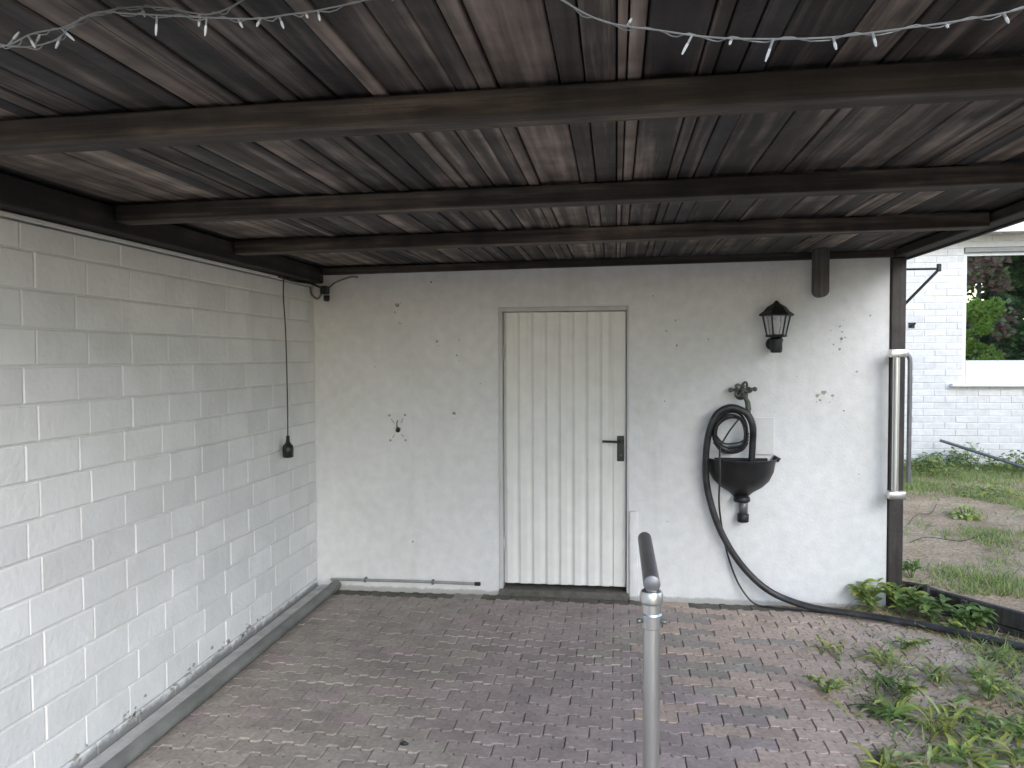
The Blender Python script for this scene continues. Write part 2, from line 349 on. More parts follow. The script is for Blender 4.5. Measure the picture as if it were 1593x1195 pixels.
# ------------------------------------------------------------------ paving
paving = boxo('paving', (XL-.1, 3.6, -1.3, D+.1, -.055, -.012), m_bed); tag(paving, kind='structure')
PL, PW, amp = .204, .104, .010
def paver_outline(gap=.0025):
    prof = [(0, 1), (.2, 1), (.25, -1), (.45, -1), (.5, 1), (.7, 1), (.75, -1), (.95, -1), (1, 1)]
    top = [(-PL/2 + f*PL, PW/2 + s_*amp) for f, s_ in prof]
    bot = [(-PL/2 + f*PL, -PW/2 + s_*amp) for f, s_ in prof]
    return bot + top[::-1]
def inset(poly, d):
    out = []; n = len(poly)
    for i in range(n):
        p0 = Vector(poly[i-1]); p1 = Vector(poly[i]); p2 = Vector(poly[(i+1) % n])
        a = (p1-p0).normalized(); b = (p2-p1).normalized()
        n1 = Vector((-a.y, a.x)); n2 = Vector((-b.y, b.x)); h = (n1+n2)
        if h.length < 1e-4: h = n1
        h.normalize(); k = d/max(.35, h.dot(n1)); out.append(p1 + h*k)
    return out
OUT = paver_outline(); P_LOW = inset(OUT, .0014); P_TOP = inset(OUT, .0048)
npv = len(OUT)
pv_verts = [(p.x, p.y, -.0075) for p in P_LOW] + [(p.x, p.y, 0) for p in P_TOP] + [(p.x, p.y, -.03) for p in P_LOW]
pv_faces = [tuple(range(npv, 2*npv))] + [(i, (i+1) % npv, npv+(i+1) % npv, npv+i) for i in range(npv)] + [(2*npv+i, 2*npv+(i+1) % npv, (i+1) % npv, i) for i in range(npv)]
def floor_h(x, y):
    return .009*nz(x, y, 1.7, .8) + .004*nz(x, y, 9, 2.3)
cells = []
row = 0; y = D - .02 - PW/2
while y > -1.2:
    x = XL + .01 + (0 if row % 2 else PL/2)
    while x < 3.5:
        ok = True
        p = Vector((x, y)) - E0
        if p.dot(en) > -.05: ok = False
        if x - PL/2 < XL + .20: 
            if x < XL + .06: ok = False
        if ok: cells.append((x, y))
        x += PL
    row += 1; y -= PW
def pav_kind(x, y):
    if y > D-.16 and rnd.random() < .85: return 3
    v = nz(x, y, 5, 1.1)*.9
    edge = x - (.55 + .4*nz(x, y, 2, .9)) + rnd.uniform(-.45, .45)
    if edge > 0: return 2
    redness = .45 - abs(x + .1)*.55 + v + rnd.uniform(-.12, .12)
    return 1 if redness > .12 else (0 if rnd.random() < .9 else 1)
scored = []
for x, y in cells:
    q = to_px((x, y, 0)); inv = 1
    if q and -.02 < q[0] < 1.02 and -.02 < q[1] < 1.03: inv = 0
    scored.append((inv, q[2] if q else 99, x, y))
scored.sort()
pme = []
for mm in m_pav:
    me = bpy.data.meshes.new('paver'); me.from_pydata(pv_verts, [], pv_faces); me.materials.append(mm); me.update(); pme.append(me)
vv = []; ff = []; mi = []
for n_, (inv, dz, x, y) in enumerate(scored):
    kd = pav_kind(x, y); h = floor_h(x, y) + rnd.uniform(-.0018, .0018); rz = R(rnd.uniform(-.6, .6))
    tx = R(rnd.uniform(-1.0, 1.0)); ty = R(rnd.uniform(-.9, .9))
    if n_ < 300:
        share('paver', pme[kd], paving, (x, y, h), (tx, ty, rz))
    else:
        b0 = len(vv); mx = Matrix.Translation((x, y, h)) @ Matrix.Rotation(rz, 4, 'Z') @ Matrix.Rotation(ty, 4, 'Y') @ Matrix.Rotation(tx, 4, 'X')
        vv += [tuple(mx @ Vector(v)) for v in pv_verts]; ff += [tuple(b0+i for i in f) for f in pv_faces]; mi += [kd]*len(pv_faces)
tag(py_obj('far_pavers', vv, ff, m_pav, paving, idx=mi), kind='stuff')
# blown soil lying over the pavers on the open side (rises above them only in patches)
verts = []; faces = []; nx, ny = 110, 130
for j in range(ny+1):
    for i in range(nx+1):
        yy = 2.4 + 3.0*j/ny; xl = .95; xr = E0.x + (E0.y-yy)*(ed.x/(-ed.y)) - .03; xr = max(xl+.1, min(xr, 3.4)); xx = xl + (xr-xl)*i/nx
        amt = -.016 + .016*max(0, min(1, (xx-1.0)/1.1)) + .016*nz(xx, yy, 2, 1.6) + .012*nz(xx, yy, 6, 4.5) + .004*nz(xx, yy, 1, 22)
        if yy > 5.2: amt += .006
        verts.append((xx, yy, floor_h(xx, yy) + min(amt, .012)))
for j in range(ny):
    for i in range(nx):
        a = j*(nx+1)+i; faces.append((a, a+1, a+nx+2, a+nx+1))
tag(py_obj('blown_soil', verts, faces, m_soil, smooth=True), label='thin patches of sandy soil lying over the pavers', cat='soil', kind='stuff')

# ------------------------------------------------------------------ left block wall
lw = thing('block_wall', 'white painted wall of large blocks along the left side', 'wall', (XL, 2.4, 0))
def lwp(o): o.location = Vector(o.location) - Vector((XL, 2.4, 0)); return o
YW0 = -1.4
bm = bmesh.new(); box(bm, XL-.20, XL-.0085, YW0, D+.0, -.05, 2.19)
lwp(mesh_obj('mortar_core', bm, m_mortar, lw))
BL, BH, J = .288, .1445, .008
def block_mesh(length, height):
    bm = bmesh.new(); d = .004; l2 = length/2; h2 = height/2
    vb = [(0, -l2, -h2), (0, l2, -h2), (0, l2, h2), (0, -l2, h2)]
    ring0 = [bm.verts.new((-.03, a, b)) for _, a, b in vb]
    ring1 = [bm.verts.new((-d, a, b)) for _, a, b in vb]
    ring2 = [bm.verts.new((0, a-math.copysign(d, a), b-math.copysign(d, b))) for _, a, b in vb]
    for r0, r1 in ((ring0, ring1), (ring1, ring2)):
        for k in range(4): bm.faces.new((r0[k], r0[(k+1) % 4], r1[(k+1) % 4], r1[k]))
    bm.faces.new(ring2)
    me = bpy.data.meshes.new('block'); bmesh.ops.recalc_face_normals(bm, faces=bm.faces); bm.to_mesh(me); bm.free(); me.materials.append(m_block); return me
courses = []; z = 1.66
while z > 0: z -= BH
z_first = z
kz = 0
blocks = []
cache = {}
z = z_first
while z < 2.19:
    z0 = max(z, -.02); z1 = min(z+BH, 2.196)
    rowi = round((z-1.66)/BH)
    off = 2.578 if rowi % 2 else 2.645
    y = off - math.ceil((off-YW0)/BL)*BL
    while y < D:
        y0 = max(y, YW0); y1 = min(y+BL, D-.002)
        if y1-y0 > .03: blocks.append((y0, y1, z0, z1))
        y += BL
    z += BH
vis = sorted(blocks, key=lambda b: -(b[0]+b[1]))[:296]
visset = set(vis); jv = []; jf = []
for b in blocks:
    y0, y1, z0, z1 = b; key = (round(y1-y0-.0055, 4), round(z1-z0-.0095, 4))
    if key not in cache: cache[key] = block_mesh(*key)
    loc = Vector((XL + rnd.uniform(-.0016, .0016), (y0+y1)/2, (z0+z1)/2)); rot = (R(rnd.uniform(-.3, .3)), R(rnd.uniform(-.5, .5)), R(rnd.uniform(-.4, .4)))
    if b in visset:
        lwp(share('block', cache[key], lw, loc, rot))
    else:
        me = cache[key]; b0 = len(jv)
        jv += [tuple(Vector(v.co) + loc - Vector((XL, 2.4, 0))) for v in me.vertices]; jf += [tuple(b0+i for i in p.vertices) for p in me.polygons]
if jv: tag(py_obj('far_blocks', jv, jf, m_block, lw), kind='stuff')
bm = bmesh.new(); box(bm, XL-.18, XL+.006, YW0, D-.002, 2.1985, 2.216, .003); lwp(mesh_obj('mortar_cap', bm, m_mortar, lw))

# flaked paint along the foot of the block wall
for q in range(46):
    y = rnd.choice([rnd.uniform(2.8, 5.2), rnd.gauss(3.15, .12), rnd.gauss(3.55, .15), rnd.gauss(4.3, .2)]); z = .045 + abs(rnd.gauss(0, .04)); r = rnd.uniform(.004, .015); n = 8
    if y > D-.1: continue
    vs = [(y+r*rnd.uniform(.5, 1.3)*math.cos(k*6.283/n)*1.4, z+r*rnd.uniform(.5, 1.2)*math.sin(k*6.283/n)) for k in range(n)]
    bm = bmesh.new(); f = [bm.verts.new((.0032, a-2.4, b)) for a, b in vs]; fb = [bm.verts.new((-.004, a-2.4+(a-y)*.2, b+(b-z)*.2)) for a, b in vs]; bm.faces.new(f)
    for k in range(n): bm.faces.new((f[k], f[(k+1) % n], fb[(k+1) % n], fb[k]))
    mesh_obj('paint_chip', bm, m_chip, lw)

# ------------------------------------------------------------------ back wall with door opening
DX0, DX1, DZ1 = -.822, .088, 2.035
bw = thing('rendered_wall', 'white rendered wall at the back of the carport with a door', 'wall', (0, D, 0))
bm = bmesh.new(); st = .035
xs = []; x = XL-.2
def lin(a, b, st):
    n = max(1, round((b-a)/st)); return [a+(b-a)*i/n for i in range(n)]
xs = lin(XL-.2, DX0, st) + lin(DX0, DX1, st) + lin(DX1, XR, st) + [XR]
ZW = 2.335; zs = lin(-.05, DZ1, st) + lin(DZ1, ZW, st) + [ZW]
def wallY(x, z):
    v = .0035*nz(x, z, 4, 1.6) + .0016*nz(x, z, 8, 6)
    if z < .12: v += .0
    return -v
g = {}
for i, x in enumerate(xs):
    for j, z in enumerate(zs):
        g[i, j] = None
def V(i, j):
    if g[i, j] is None: g[i, j] = bm.verts.new((xs[i], wallY(xs[i], zs[j]), zs[j]))
    return g[i, j]
for i in range(len(xs)-1):
    for j in range(len(zs)-1):
        if xs[i] >= DX0-1e-6 and xs[i+1] <= DX1+1e-6 and zs[j+1] <= DZ1+1e-6: continue
        bm.faces.new((V(i, j), V(i+1, j), V(i+1, j+1), V(i, j+1)))
be = [e for e in bm.edges if len(e.link_faces) == 1]
r = bmesh.ops.extrude_edge_only(bm, edges=be)
for v in [q for q in r['geom'] if isinstance(q, bmesh.types.BMVert)]: v.co.y = .24
o = mesh_obj('render_coat', bm, m_render, bw, True); auto(o, 35)
boxo('back_face', (XL-.2, XR, .2395, .25, -.05, 2.335), m_render, bw)
# chipped spots and dirt marks
def chip(x, z, r, m=m_chip, asp=1.0, prou=.0012):
    n = 9; yy = wallY(x, z)-prou-.0035*0; vs = []
    ph = rnd.uniform(0, 6)
    for k in range(n):
        a = 2*math.pi*k/n; rr = r*(.65+.55*rnd.random()); vs.append((x+rr*math.cos(a+ph)*asp, z+rr*math.sin(a+ph)))
    bm = bmesh.new(); f = [bm.verts.new((a, wallY(a, b)-prou, b)) for a, b in vs]; fb = [bm.verts.new((a*1.0+(a-x)*.25, wallY(a, b)+.002, b+(b-z)*.25)) for a, b in vs]
    bm.faces.new(f)
    for k in range(n): bm.faces.new((f[k], f[(k+1) % n], fb[(k+1) % n], fb[k]))
    return mesh_obj('plaster_chip', bm, m, bw)
# (pixel derived positions on the wall: x, z, radius)
for x, z, r in [(-1.55, 2.06, .020), (-1.57, 2.01, .010), (-1.53, 1.93, .007), (-1.26, 1.80, .014), (-1.10, 1.81, .009), (-1.12, 1.70, .011), (-1.14, 1.29, .014), (-1.45, .36, .010),
                (.41, 1.76, .012), (.40, 1.93, .010), (.34, 1.86, .008), (1.47, 1.88, .010), (1.48, 1.80, .018), (1.43, 1.76, .009), (1.47, 1.73, .012),
                (1.37, 1.44, .018), (1.33, 1.42, .016), (1.43, 1.42, .012), (1.35, 1.39, .010), (1.50, 1.32, .008), (1.58, 1.58, .007), (.33, 1.38, .007), (-1.3, 2.22, .012),
                (.62, 1.80, .006), (1.66, 1.95, .008), (.25, 2.1, .007), (1.2, 1.55, .006), (-1.72, 1.62, .006), (-.95, 1.5, .006), (1.6, .9, .006), (.35, .55, .007)]:
    chip(x, z, r*.7, asp=rnd.uniform(.7, 1.5))
    for q in range(rnd.randint(1, 4)):
        chip(x+rnd.gauss(0, .03), z+rnd.gauss(0, .03), r*rnd.uniform(.12, .32), asp=rnd.uniform(.6, 1.6), prou=.0008)

# ------------------------------------------------------------------ door
dr = thing('garage_side_door', 'cream ribbed metal door in a grey frame with black lever handle', 'door', ((DX0+DX1)/2, D, 0))
ox = (DX0+DX1)/2; DY = .055
def dbox(name, x0, x1, y0, y1, z0, z1, m, parent=dr, bevel=.002): return boxo(name, (x0-ox, x1-ox, y0, y1, z0, z1), m, parent, bevel)
fr = .027
dbox('door_frame', DX0+.001, DX0+fr, -.006, .12, .012, DZ1-.001, m_frame); dbox('door_frame', DX1-fr+.012, DX1-.001, -.006, .12, .012, DZ1-.001, m_frame)
dbox('door_frame', DX0+fr+.0005, DX1-fr+.0115, -.006, .12, DZ1-.030, DZ1-.001, m_frame)
LX0, LX1, LZ0, LZ1 = DX0+fr+.004, DX1-fr+.008, .07, DZ1-.034
leaf = dbox('door_leaf', LX0, LX1, DY, DY+.035, LZ0, LZ1, m_door)
npan = 8; xa = LX0+.004; xb = LX1-.088; pw = (xb-xa)/npan
for i in range(npan):
    a = xa+i*pw - ox; b = a+pw; bm = bmesh.new()
    # pressed trapezoid rib: flat crown with sloping flanks
    prof = [(a+.0004, DY-.0006), (a+.020, DY-.018), (b-.034, DY-.018), (b-.012, DY-.0030), (b-.0004, DY-.0008)]
    lo = [bm.verts.new((x, y, LZ0+.004)) for x, y in prof]; hi = [bm.verts.new((x, y, LZ1-.004)) for x, y in prof]
    for k in range(4): bm.faces.new((lo[k], lo[k+1], hi[k+1], hi[k]))
    bm.faces.new(lo[::-1]); bm.faces.new(hi)
    mesh_obj('panel', bm, m_door, leaf)
dbox('lock_stile', xb+.002, LX1-.002, DY-.014, DY-.0008, LZ0+.003, LZ1-.003, m_door, leaf)
hp = dbox('handle_plate', LX1-.062, LX1-.014, DY-.026, DY-.0135, .958, 1.135, m_black, dr, .003)
hx = LX1-.038-ox
tubeo('lever', [(hx, DY-.02, 1.097), (hx, DY-.052, 1.097), (hx-.012, DY-.066, 1.097), (hx-.04, DY-.067, 1.098), (hx-.125, DY-.062, 1.100)], .0085, m_black, hp, 10, 4)
bm = bmesh.new(); tube(bm, [(hx, DY-.034, 1.0), (hx, DY-.022, 1.0)], .011, 12); mesh_obj('lock_cylinder', bm, m_darksteel, hp, True)
for z in (.35, 1.72): 
    bm = bmesh.new(); tube(bm, [(LX0-.003-ox, DY-.012, z-.05), (LX0-.003-ox, DY-.012, z+.05)], .009, 10); mesh_obj('hinge', bm, m_frame, dr, True)
dbox('threshold', DX0+.002, DX1-.002, -.03, .2, -.03, .045, m_thr, dr, .006)
# worn pale render stub at the foot of the right jamb
bm = bmesh.new(); box(bm, DX1+.002, DX1+.062, D-.018, D+.02, -.01, .62, .012, 2); o = mesh_obj('wall_repair', bm, m_render, None, True); o.parent = bw; o.location = (0, -D, 0); auto(o)

# ------------------------------------------------------------------ carport roof
roof = thing('carport_roof', 'dark timber carport roof of stained boards on cross joists', 'roof', (0, D, 2.3)); roof.rotation_euler = (0, -.012, 0)
def rf(o): o.location = Vector(o.location) - Vector((0, D, 2.3)); return o
RY0 = 1.17; RX1 = 1.90
# boards: (width, material, drop)
forced = [(-.295, -.137, 3, 0), (-.133, -.075, 2, .012), (.002, .026, 3, .012), (.031, .064, 3, .012), (.195, .232, 2, .012), (-.62, -.575, 3, .012), (-.86, -.815, 2, .012), (-1.30, -1.17, 2, 0), (-1.02, -.96, 2, .012),
          (1.28, 1.40, 3, 0), (1.12, 1.16, 2, .012), (.62, .66, 2, .012), (-.48, -.40, 2, 0)]
forced.sort(); x = XL-.12; spans = []
fi = 0
while x < RX1:
    nxt = next((f for f in forced if f[0] >= x-1e-6), None)
    lim = nxt[0] if nxt else RX1
    if nxt and lim - x < .02:
        spans.append((x, nxt[1], nxt[2], nxt[3])); x = nxt[1]; forced.remove(nxt); continue
    w = rnd.choice([.15, .16, .165, .14, .15, .06])
    if lim - x < w + .04: w = lim - x
    if w > .175: w = w/2
    kd = rnd.choices([0, 1, 2, 3], [.42, .30, .20, .08])[0]
    spans.append((x, x+w, kd, .012 if w < .08 else rnd.choice([0, 0, .004]))); x += w
for x0, x1, kd, drop in spans:
    dz = rnd.uniform(0, .003)
    bm = bmesh.new(); box(bm, -(x1-x0)/2+.0025, (x1-x0)/2-.0025, RY0, D+.5, 0, .022, .003)
    o = mesh_obj('board', bm, w_b[kd], roof); o.location = ((x0+x1)/2, 0, ZB - drop*.6 + dz); o.rotation_euler = (0, R(rnd.uniform(-.8, .8)), 0); rf(o)
rf(boxo('roof_covering', (XL-.35, RX1+.06, RY0-.03, D+.55, ZB+.030, ZB+.06), m_felt, roof))
for yb in (1.915, 3.01, 4.03):
    bm = bmesh.new(); box(bm, XL+.08, 1.795, -.046, .054, 2.288, 2.3585, .006, 2)
    # saggy edge
    o = mesh_obj('joist', bm, w_j, roof); o.location = (0, yb+.046, 0); rf(o)
rf(boxo('front_batten', (XL+.082, 1.795, 1.175, 1.215, 2.335, 2.3555), w_j, roof, .003))
rf(boxo('wall_ledger', (XL+.082, 1.795, D-.045, D-.006, 2.306, 2.3555), w_j, roof, .004))
rf(boxo('wall_plate', (XL-.10, XL+.075, RY0+.02, D-.006, 2.2475, 2.3555), w_y, roof, .006))
rf(boxo('edge_beam', (1.80, 1.895, RY0+.02, D+.10, 2.306, 2.3555), w_y, roof, .005))
rf(boxo('fascia', (1.898, 1.920, RY0, D+.48, 2.296, 2.44), w_y, roof, .003))

post = thing('carport_post', 'dark brown square timber post at the right end of the white wall', 'post', (1.832, D+.03, 0))
boxo('shaft', (-.046, .046, -.046, .046, .02, 2.326), w_z, post, .006)
boxo('post_shoe', (-.055, .055, -.055, .055, -.05, .018), m_darksteel, post, .003)

# stub of timber hanging below the roof
bm = bmesh.new(); box(bm, -.047, .047, -.035, .035, 0, .312)
be = [e for e in bm.edges if abs(e.verts[0].co.z) < .01 and abs(e.verts[1].co.z) < .01 and abs(e.verts[0].co.x-e.verts[1].co.x) < .01]
bmesh.ops.bevel(bm, geom=be, offset=.042, segments=5, affect='EDGES', profile=.5)
o = mesh_obj('timber_stub', bm, w_grey, None, True, (1.322, D-.085, 2.068)); auto(o, 30)
tag(o, 'short grey timber stub with rounded end hanging under the roof above the lantern', 'timber stub')

# ------------------------------------------------------------------ left foot: kerb strip and square tube, thin pipe
boxo('kerb_strip', (XL+.009, XL+.118, YW0, D-.012, -.03, .022), m_kerb, None, .006)
tag(bpy.data.objects['kerb_strip'], 'pale concrete ledge running along the foot of the block wall', 'kerb')
bm = bmesh.new(); n = 20
def cring(y, r): return [bm.verts.new((r*math.cos(2*math.pi*k/n), y, r*math.sin(2*math.pi*k/n))) for k in range(n)]
rr = [cring(YW0, .033), cring(D-.125, .033), cring(D-.125, .037), cring(D-.05, .037), cring(D-.05, .032), cring(YW0+.02, .030)]
for A, B in zip(rr, rr[1:]):
    for k in range(n): bm.faces.new((A[k], A[(k+1) % n], B[(k+1) % n], B[k]))
bm.faces.new(rr[-1])
for k in range(n): bm.faces.new((rr[0][k], rr[0][(k+1) % n], rr[-1][(k+1) % n], rr[-1][k]))
o = mesh_obj('floor_pipe', bm, m_zinc, None, True, (XL+.160, 0, .040)); auto(o, 35)
tag(o, 'long grey open ended pipe lying on the pavers along the block wall', 'pipe')
pipe = thing('wall_pipe', 'thin grey pipe fixed low across the back wall left of the door', 'pipe', (-1.5, D-.022, .078))
tubeo('pipe_run', [(-.56, .0, -.006), (-.45, 0, -.004), (.1, 0, .001), (.53, 0, -.002)], .0095, m_pipe, pipe, 10)
tubeo('end_cap', [(.505, 0, -.002), (.545, 0, -.002)], .0135, m_black, pipe, 10)
for x in (-.3, .2): boxo('pipe_clip', (x-.008, x+.008, -.014, .024, -.016, .016), m_zinc, pipe, .002)

# ------------------------------------------------------------------ lantern
ln = thing('wall_lantern', 'black metal wall lantern with glass panes right of the door', 'lantern', (1.038, D-.13, 1.707))
def poly_prism(bm, n, prof, rot=0):
    rings = []
    for r, z in prof: rings.append([bm.verts.new((r*math.cos(rot+2*math.pi*k/n), r*math.sin(rot+2*math.pi*k/n), z)) for k in range(n)])
    for a, b in zip(rings, rings[1:]):
        for k in range(n): bm.faces.new((a[k], a[(k+1) % n], b[(k+1) % n], b[k]))
    bm.faces.new(rings[0][::-1]); bm.faces.new(rings[-1])
bm = bmesh.new(); poly_prism(bm, 6, [(.108, .240), (.112, .247), (.108, .254), (.082, .272), (.060, .300), (.030, .318), (.020, .324), (.014, .333), (.006, .340)]); mesh_obj('cap', bm, m_iron, ln)
bm = bmesh.new(); poly_prism(bm, 6, [(.030, .100), (.066, .104), (.070, .110), (.066, .118), (.040, .120)]); mesh_obj('tray', bm, m_iron, ln)
bm = bmesh.new(); lathe(bm, [(.030, 0), (.036, .006), (.040, .03), (.038, .06), (.046, .085), (.034, .1005)], 14); mesh_obj('socket', bm, m_iron, ln, True)
for k in range(6):
    a = 2*math.pi*k/6; a2 = 2*math.pi*(k+1)/6
    tubeo('bar', [(.060*math.cos(a), .060*math.sin(a), .116), (.088*math.cos(a), .088*math.sin(a), .243)], .0055, m_iron, ln, 6)
    b0 = Vector((.057*math.cos(a), .057*math.sin(a), .119)); b1 = Vector((.057*math.cos(a2), .057*math.sin(a2), .119))
    t0 = Vector((.083*math.cos(a), .083*math.sin(a), .241)); t1 = Vector((.083*math.cos(a2), .083*math.sin(a2), .241))
    nn = (b1-b0).cross(t0-b0).normalized()*.0015; bm = bmesh.new()
    q = [bm.verts.new(p+nn) for p in (b0, b1, t1, t0)]; q2 = [bm.verts.new(p-nn) for p in (b0, b1, t1, t0)]
    bm.faces.new(q); bm.faces.new(q2[::-1])
    for i in range(4): bm.faces.new((q[i], q2[i], q2[(i+1) % 4], q[(i+1) % 4]))
    mesh_obj('pane', bm, m_glass_l, ln)
bm = bmesh.new(); lathe(bm, [(.012, .118), (.014, .15), (.022, .175), (.026, .195), (.018, .215), (.004, .222)], 12); mesh_obj('bulb', bm, m_tile, ln, True)
tubeo('arm', [(0, .0, .02), (0, .05, .012), (0, .10, .03), (0, .124, .06)], .011, m_iron, ln, 8, 4)
bm = bmesh.new(); tube(bm, [(0, .112, .06), (0, .127, .06)], [.038, .044], 16); mesh_obj('wall_plate', bm, m_iron, ln, True)

# ------------------------------------------------------------------ cable outlet (removed fitting)
co_ = thing('cable_outlet', 'black cable stub poking from the white wall between four screw holes', 'cable stub', (-1.549, D-.004, 1.171))
tubeo('cable_stub', [(0, .02, 0), (0, -.012, 0), (.004, -.028, -.006)], .016, m_black, co_, 8)
tubeo('core', [(-.006, -.008, .012), (-.009, -.012, .04), (-.004, -.006, .066)], .004, m_darksteel, co_, 6)
for x, z in [(-.066, .100), (.050, .104), (-.060, -.080), (.052, -.078)]:
    bm = bmesh.new(); tube(bm, [(x, -.0035, z), (x, .01, z)], .0085, 8); mesh_obj('screw_hole', bm, m_chip, co_)
    for q in range(2):
        bm = bmesh.new(); tube(bm, [(x*.8+rnd.uniform(-.01, .01), -.0015, z*.75), (x*.45, -.0015, z*.45)], .0028, 5); mesh_obj('scratch', bm, m_chip, co_)
        break

# ------------------------------------------------------------------ sink, tap, tile
sink = thing('wall_sink', 'black half round outdoor sink mounted on the white wall', 'sink', (.838, D, .72))
bm = bmesh.new()
prof_o = [(.034, 0.0), (.055, .025), (.080, .048), (.140, .085), (.185, .130), (.212, .190), (.224, .262), (.232, .270), (.232, .280)]
prof_i = [(.218, .280), (.214, .268), (.196, .20), (.165, .150), (.125, .105), (.06, .065), (.012, .058)]
lathe(bm, prof_o + prof_i, 20, (0, -.006, 0), math.pi, 2*math.pi, False)
for v in bm.verts: v.co.y *= .95
o = mesh_obj('basin', bm, m_iron, sink, True); auto(o, 45)
boxo('back_plate', (-.175, .175, -.010, -.002, .15, .278), m_iron, sink, .004)
bm = bmesh.new(); lathe(bm, [(.050, -.012), (.056, .0), (.052, .02), (.036, .03)], 14, (0, -.05, 0)); mesh_obj('drain_collar', bm, m_iron, sink, True)
bm = bmesh.new(); tube(bm, [(.012, -.045, .01), (.012, -.045, -.10)], .029, 14); mesh_obj('drain_pipe', bm, m_darksteel, sink, True)
bm = bmesh.new(); lathe(bm, [(.034, -.150), (.038, -.146), (.038, -.098), (.034, -.094)], 14, (.010, -.045, 0)); mesh_obj('trap_nut', bm, m_iron, sink, True)
bm = bmesh.new(); tube(bm, [(.222, -.018, .262), (.236, -.018, .290)], [.022, .026], 10); mesh_obj('rim_knob', bm, m_iron, sink, True)
tap = thing('garden_tap', 'old corroded tap with a cross handle on the wall above the sink', 'tap', (.833, D, 1.43))
bm = bmesh.new(); tube(bm, [(0, -.001, 0), (0, -.012, 0)], [.042, .034], 14); mesh_obj('flange', bm, m_brass, tap, True)
tubeo('body', [(0, -.01, 0), (0, -.06, 0), (.01, -.085, -.01), (.03, -.10, -.05), (.036, -.10, -.10)], [.016]*3*4+[.018]*4+[.020], m_brass, tap, 10, 4)
tubeo('spindle', [(0, -.06, 0), (0, -.06, .05)], [.015, .010], m_brass, tap, 10)
hd = tubeo('cross_handle', [(-.072, -.06, .030), (.082, -.06, .036)], .0105, m_brass, tap, 8)
tubeo('spoke', [(.004, -.13, .034), (.004, .0-.012, .034)], .010, m_brass, hd, 8)
for p in [(-.074, -.06, .030), (.084, -.06, .036), (.004, -.06, .056)]:
    bm = bmesh.new(); bmesh.ops.create_icosphere(bm, subdivisions=2, radius=.0165); mesh_obj('handle_knob', bm, m_brass, hd, True, p)
tubeo('rosette', [(.004+.043*(1+.28*math.cos(5*a))*math.cos(a), -.078-.006*math.cos(5*a), .030+.043*(1+.28*math.cos(5*a))*math.sin(a)) for a in [2*math.pi*k/50 for k in range(51)]], .0085, m_brass, hd, 6)
tubeo('nozzle', [(.036, -.10, -.095), (.037, -.10, -.135)], [.017, .013], m_brass, tap, 10)
o = boxo('wall_tile', (.918, 1.052, D-.014, D+.004, 1.022, 1.272), m_tile, None, .003); tag(o, 'plain grey white tile on the wall behind the right rim of the sink', 'tile')

# ------------------------------------------------------------------ hose and cables
yh = D - .06
hose = [(.895, D-.075, .97), (.90, D-.085, 1.10), (.895, D-.12, 1.22), (.86, D-.125, 1.30), (.80, D-.12, 1.338), (.735, D-.115, 1.345), (.665, D-.11, 1.30), (.622, D-.10, 1.20), (.603, D-.085, 1.09), (.598, D-.075, .98), (.602, yh, .86), (.622, yh, .74),
        (.662, yh, .60), (.715, yh, .475), (.79, yh, .345), (.885, yh, .225), (1.0, yh-.01, .125), (1.13, yh-.03, .065), (1.30, yh-.09, .034), (1.51, 5.13, .034), (1.68, 5.045, .036), (1.90, 4.93, .036), (2.044, 4.825, .036), (2.29, 4.64, .036), (2.5, 4.42, .034), (2.72, 4.05, .034), (2.85, 3.5, .034), (2.8, 3.0, .034)]
o = tubeo('garden_hose', hose, .0225, m_hose, None, 12, 8); tag(o, 'thick black hose looped over the tap and trailing across the pavers', 'hose')
coil = []
coils = thing('cable_coil', 'thin black cable coiled inside the hose loop and hanging to the ground', 'cable', (.75, D-.09, 1.0))
cz = Vector((.75, D-.09, 1.0))
for q in range(5):
    rx = .098 + rnd.uniform(-.012, .010); rz = .135 + rnd.uniform(-.02, .012); cx = .748 + rnd.uniform(-.012, .012); cz0 = 1.185 + rnd.uniform(-.03, .012); yq = D-.085-.010*q
    pts = [(cx+rx*math.cos(a)-cz.x, yq+.01*math.sin(a*2)-cz.y, cz0+rz*math.sin(a)*(1+.1*math.cos(a))-cz.z) for a in [2*math.pi*k/30+.3 for k in range(31)]]
    tubeo('cable_turn', pts, .0085 if q < 3 else .006, m_hose, coils, 6)
for q in range(4):   # sagging turns low in the basin
    zz = 1.06+.022*q; pts = [(.648-cz.x, D-.08-cz.y-.01*q, zz+.05-cz.z), (.70-cz.x, D-.10-cz.y-.01*q, zz-.012-cz.z), (.76-cz.x, D-.10-cz.y-.012*q, zz-.018-cz.z), (.83-cz.x, D-.10-cz.y-.01*q, zz+.0-cz.z), (.87-cz.x, D-.085-cz.y-.01*q, zz+.05-cz.z)]
    tubeo('cable_turn', pts, .0062, m_hose, coils, 6, 5)
tubeo('cable_turn', [(.69-cz.x, D-.13-cz.y, 1.10-cz.z), (.74-cz.x, D-.145-cz.y, 1.19-cz.z), (.80-cz.x, D-.14-cz.y, 1.27-cz.z)], .006, m_hose, coils, 6, 4)
tubeo('cable_tail', [(p[0]-cz.x, p[1]-cz.y, p[2]-cz.z) for p in [(.668, D-.24, 1.09), (.664, D-.262, 1.02), (.668, D-.255, .90), (.682, D-.10, .74), (.70, D-.035, .60), (.735, D-.03, .40), (.79, D-.03, .22), (.85, D-.04, .10), (.93, D-.07, .02), (1.05, D-.10, .012), (1.25, D-.14, .012), (1.36, D-.17, .012)]], .0068, m_hose, coils, 6, 6)

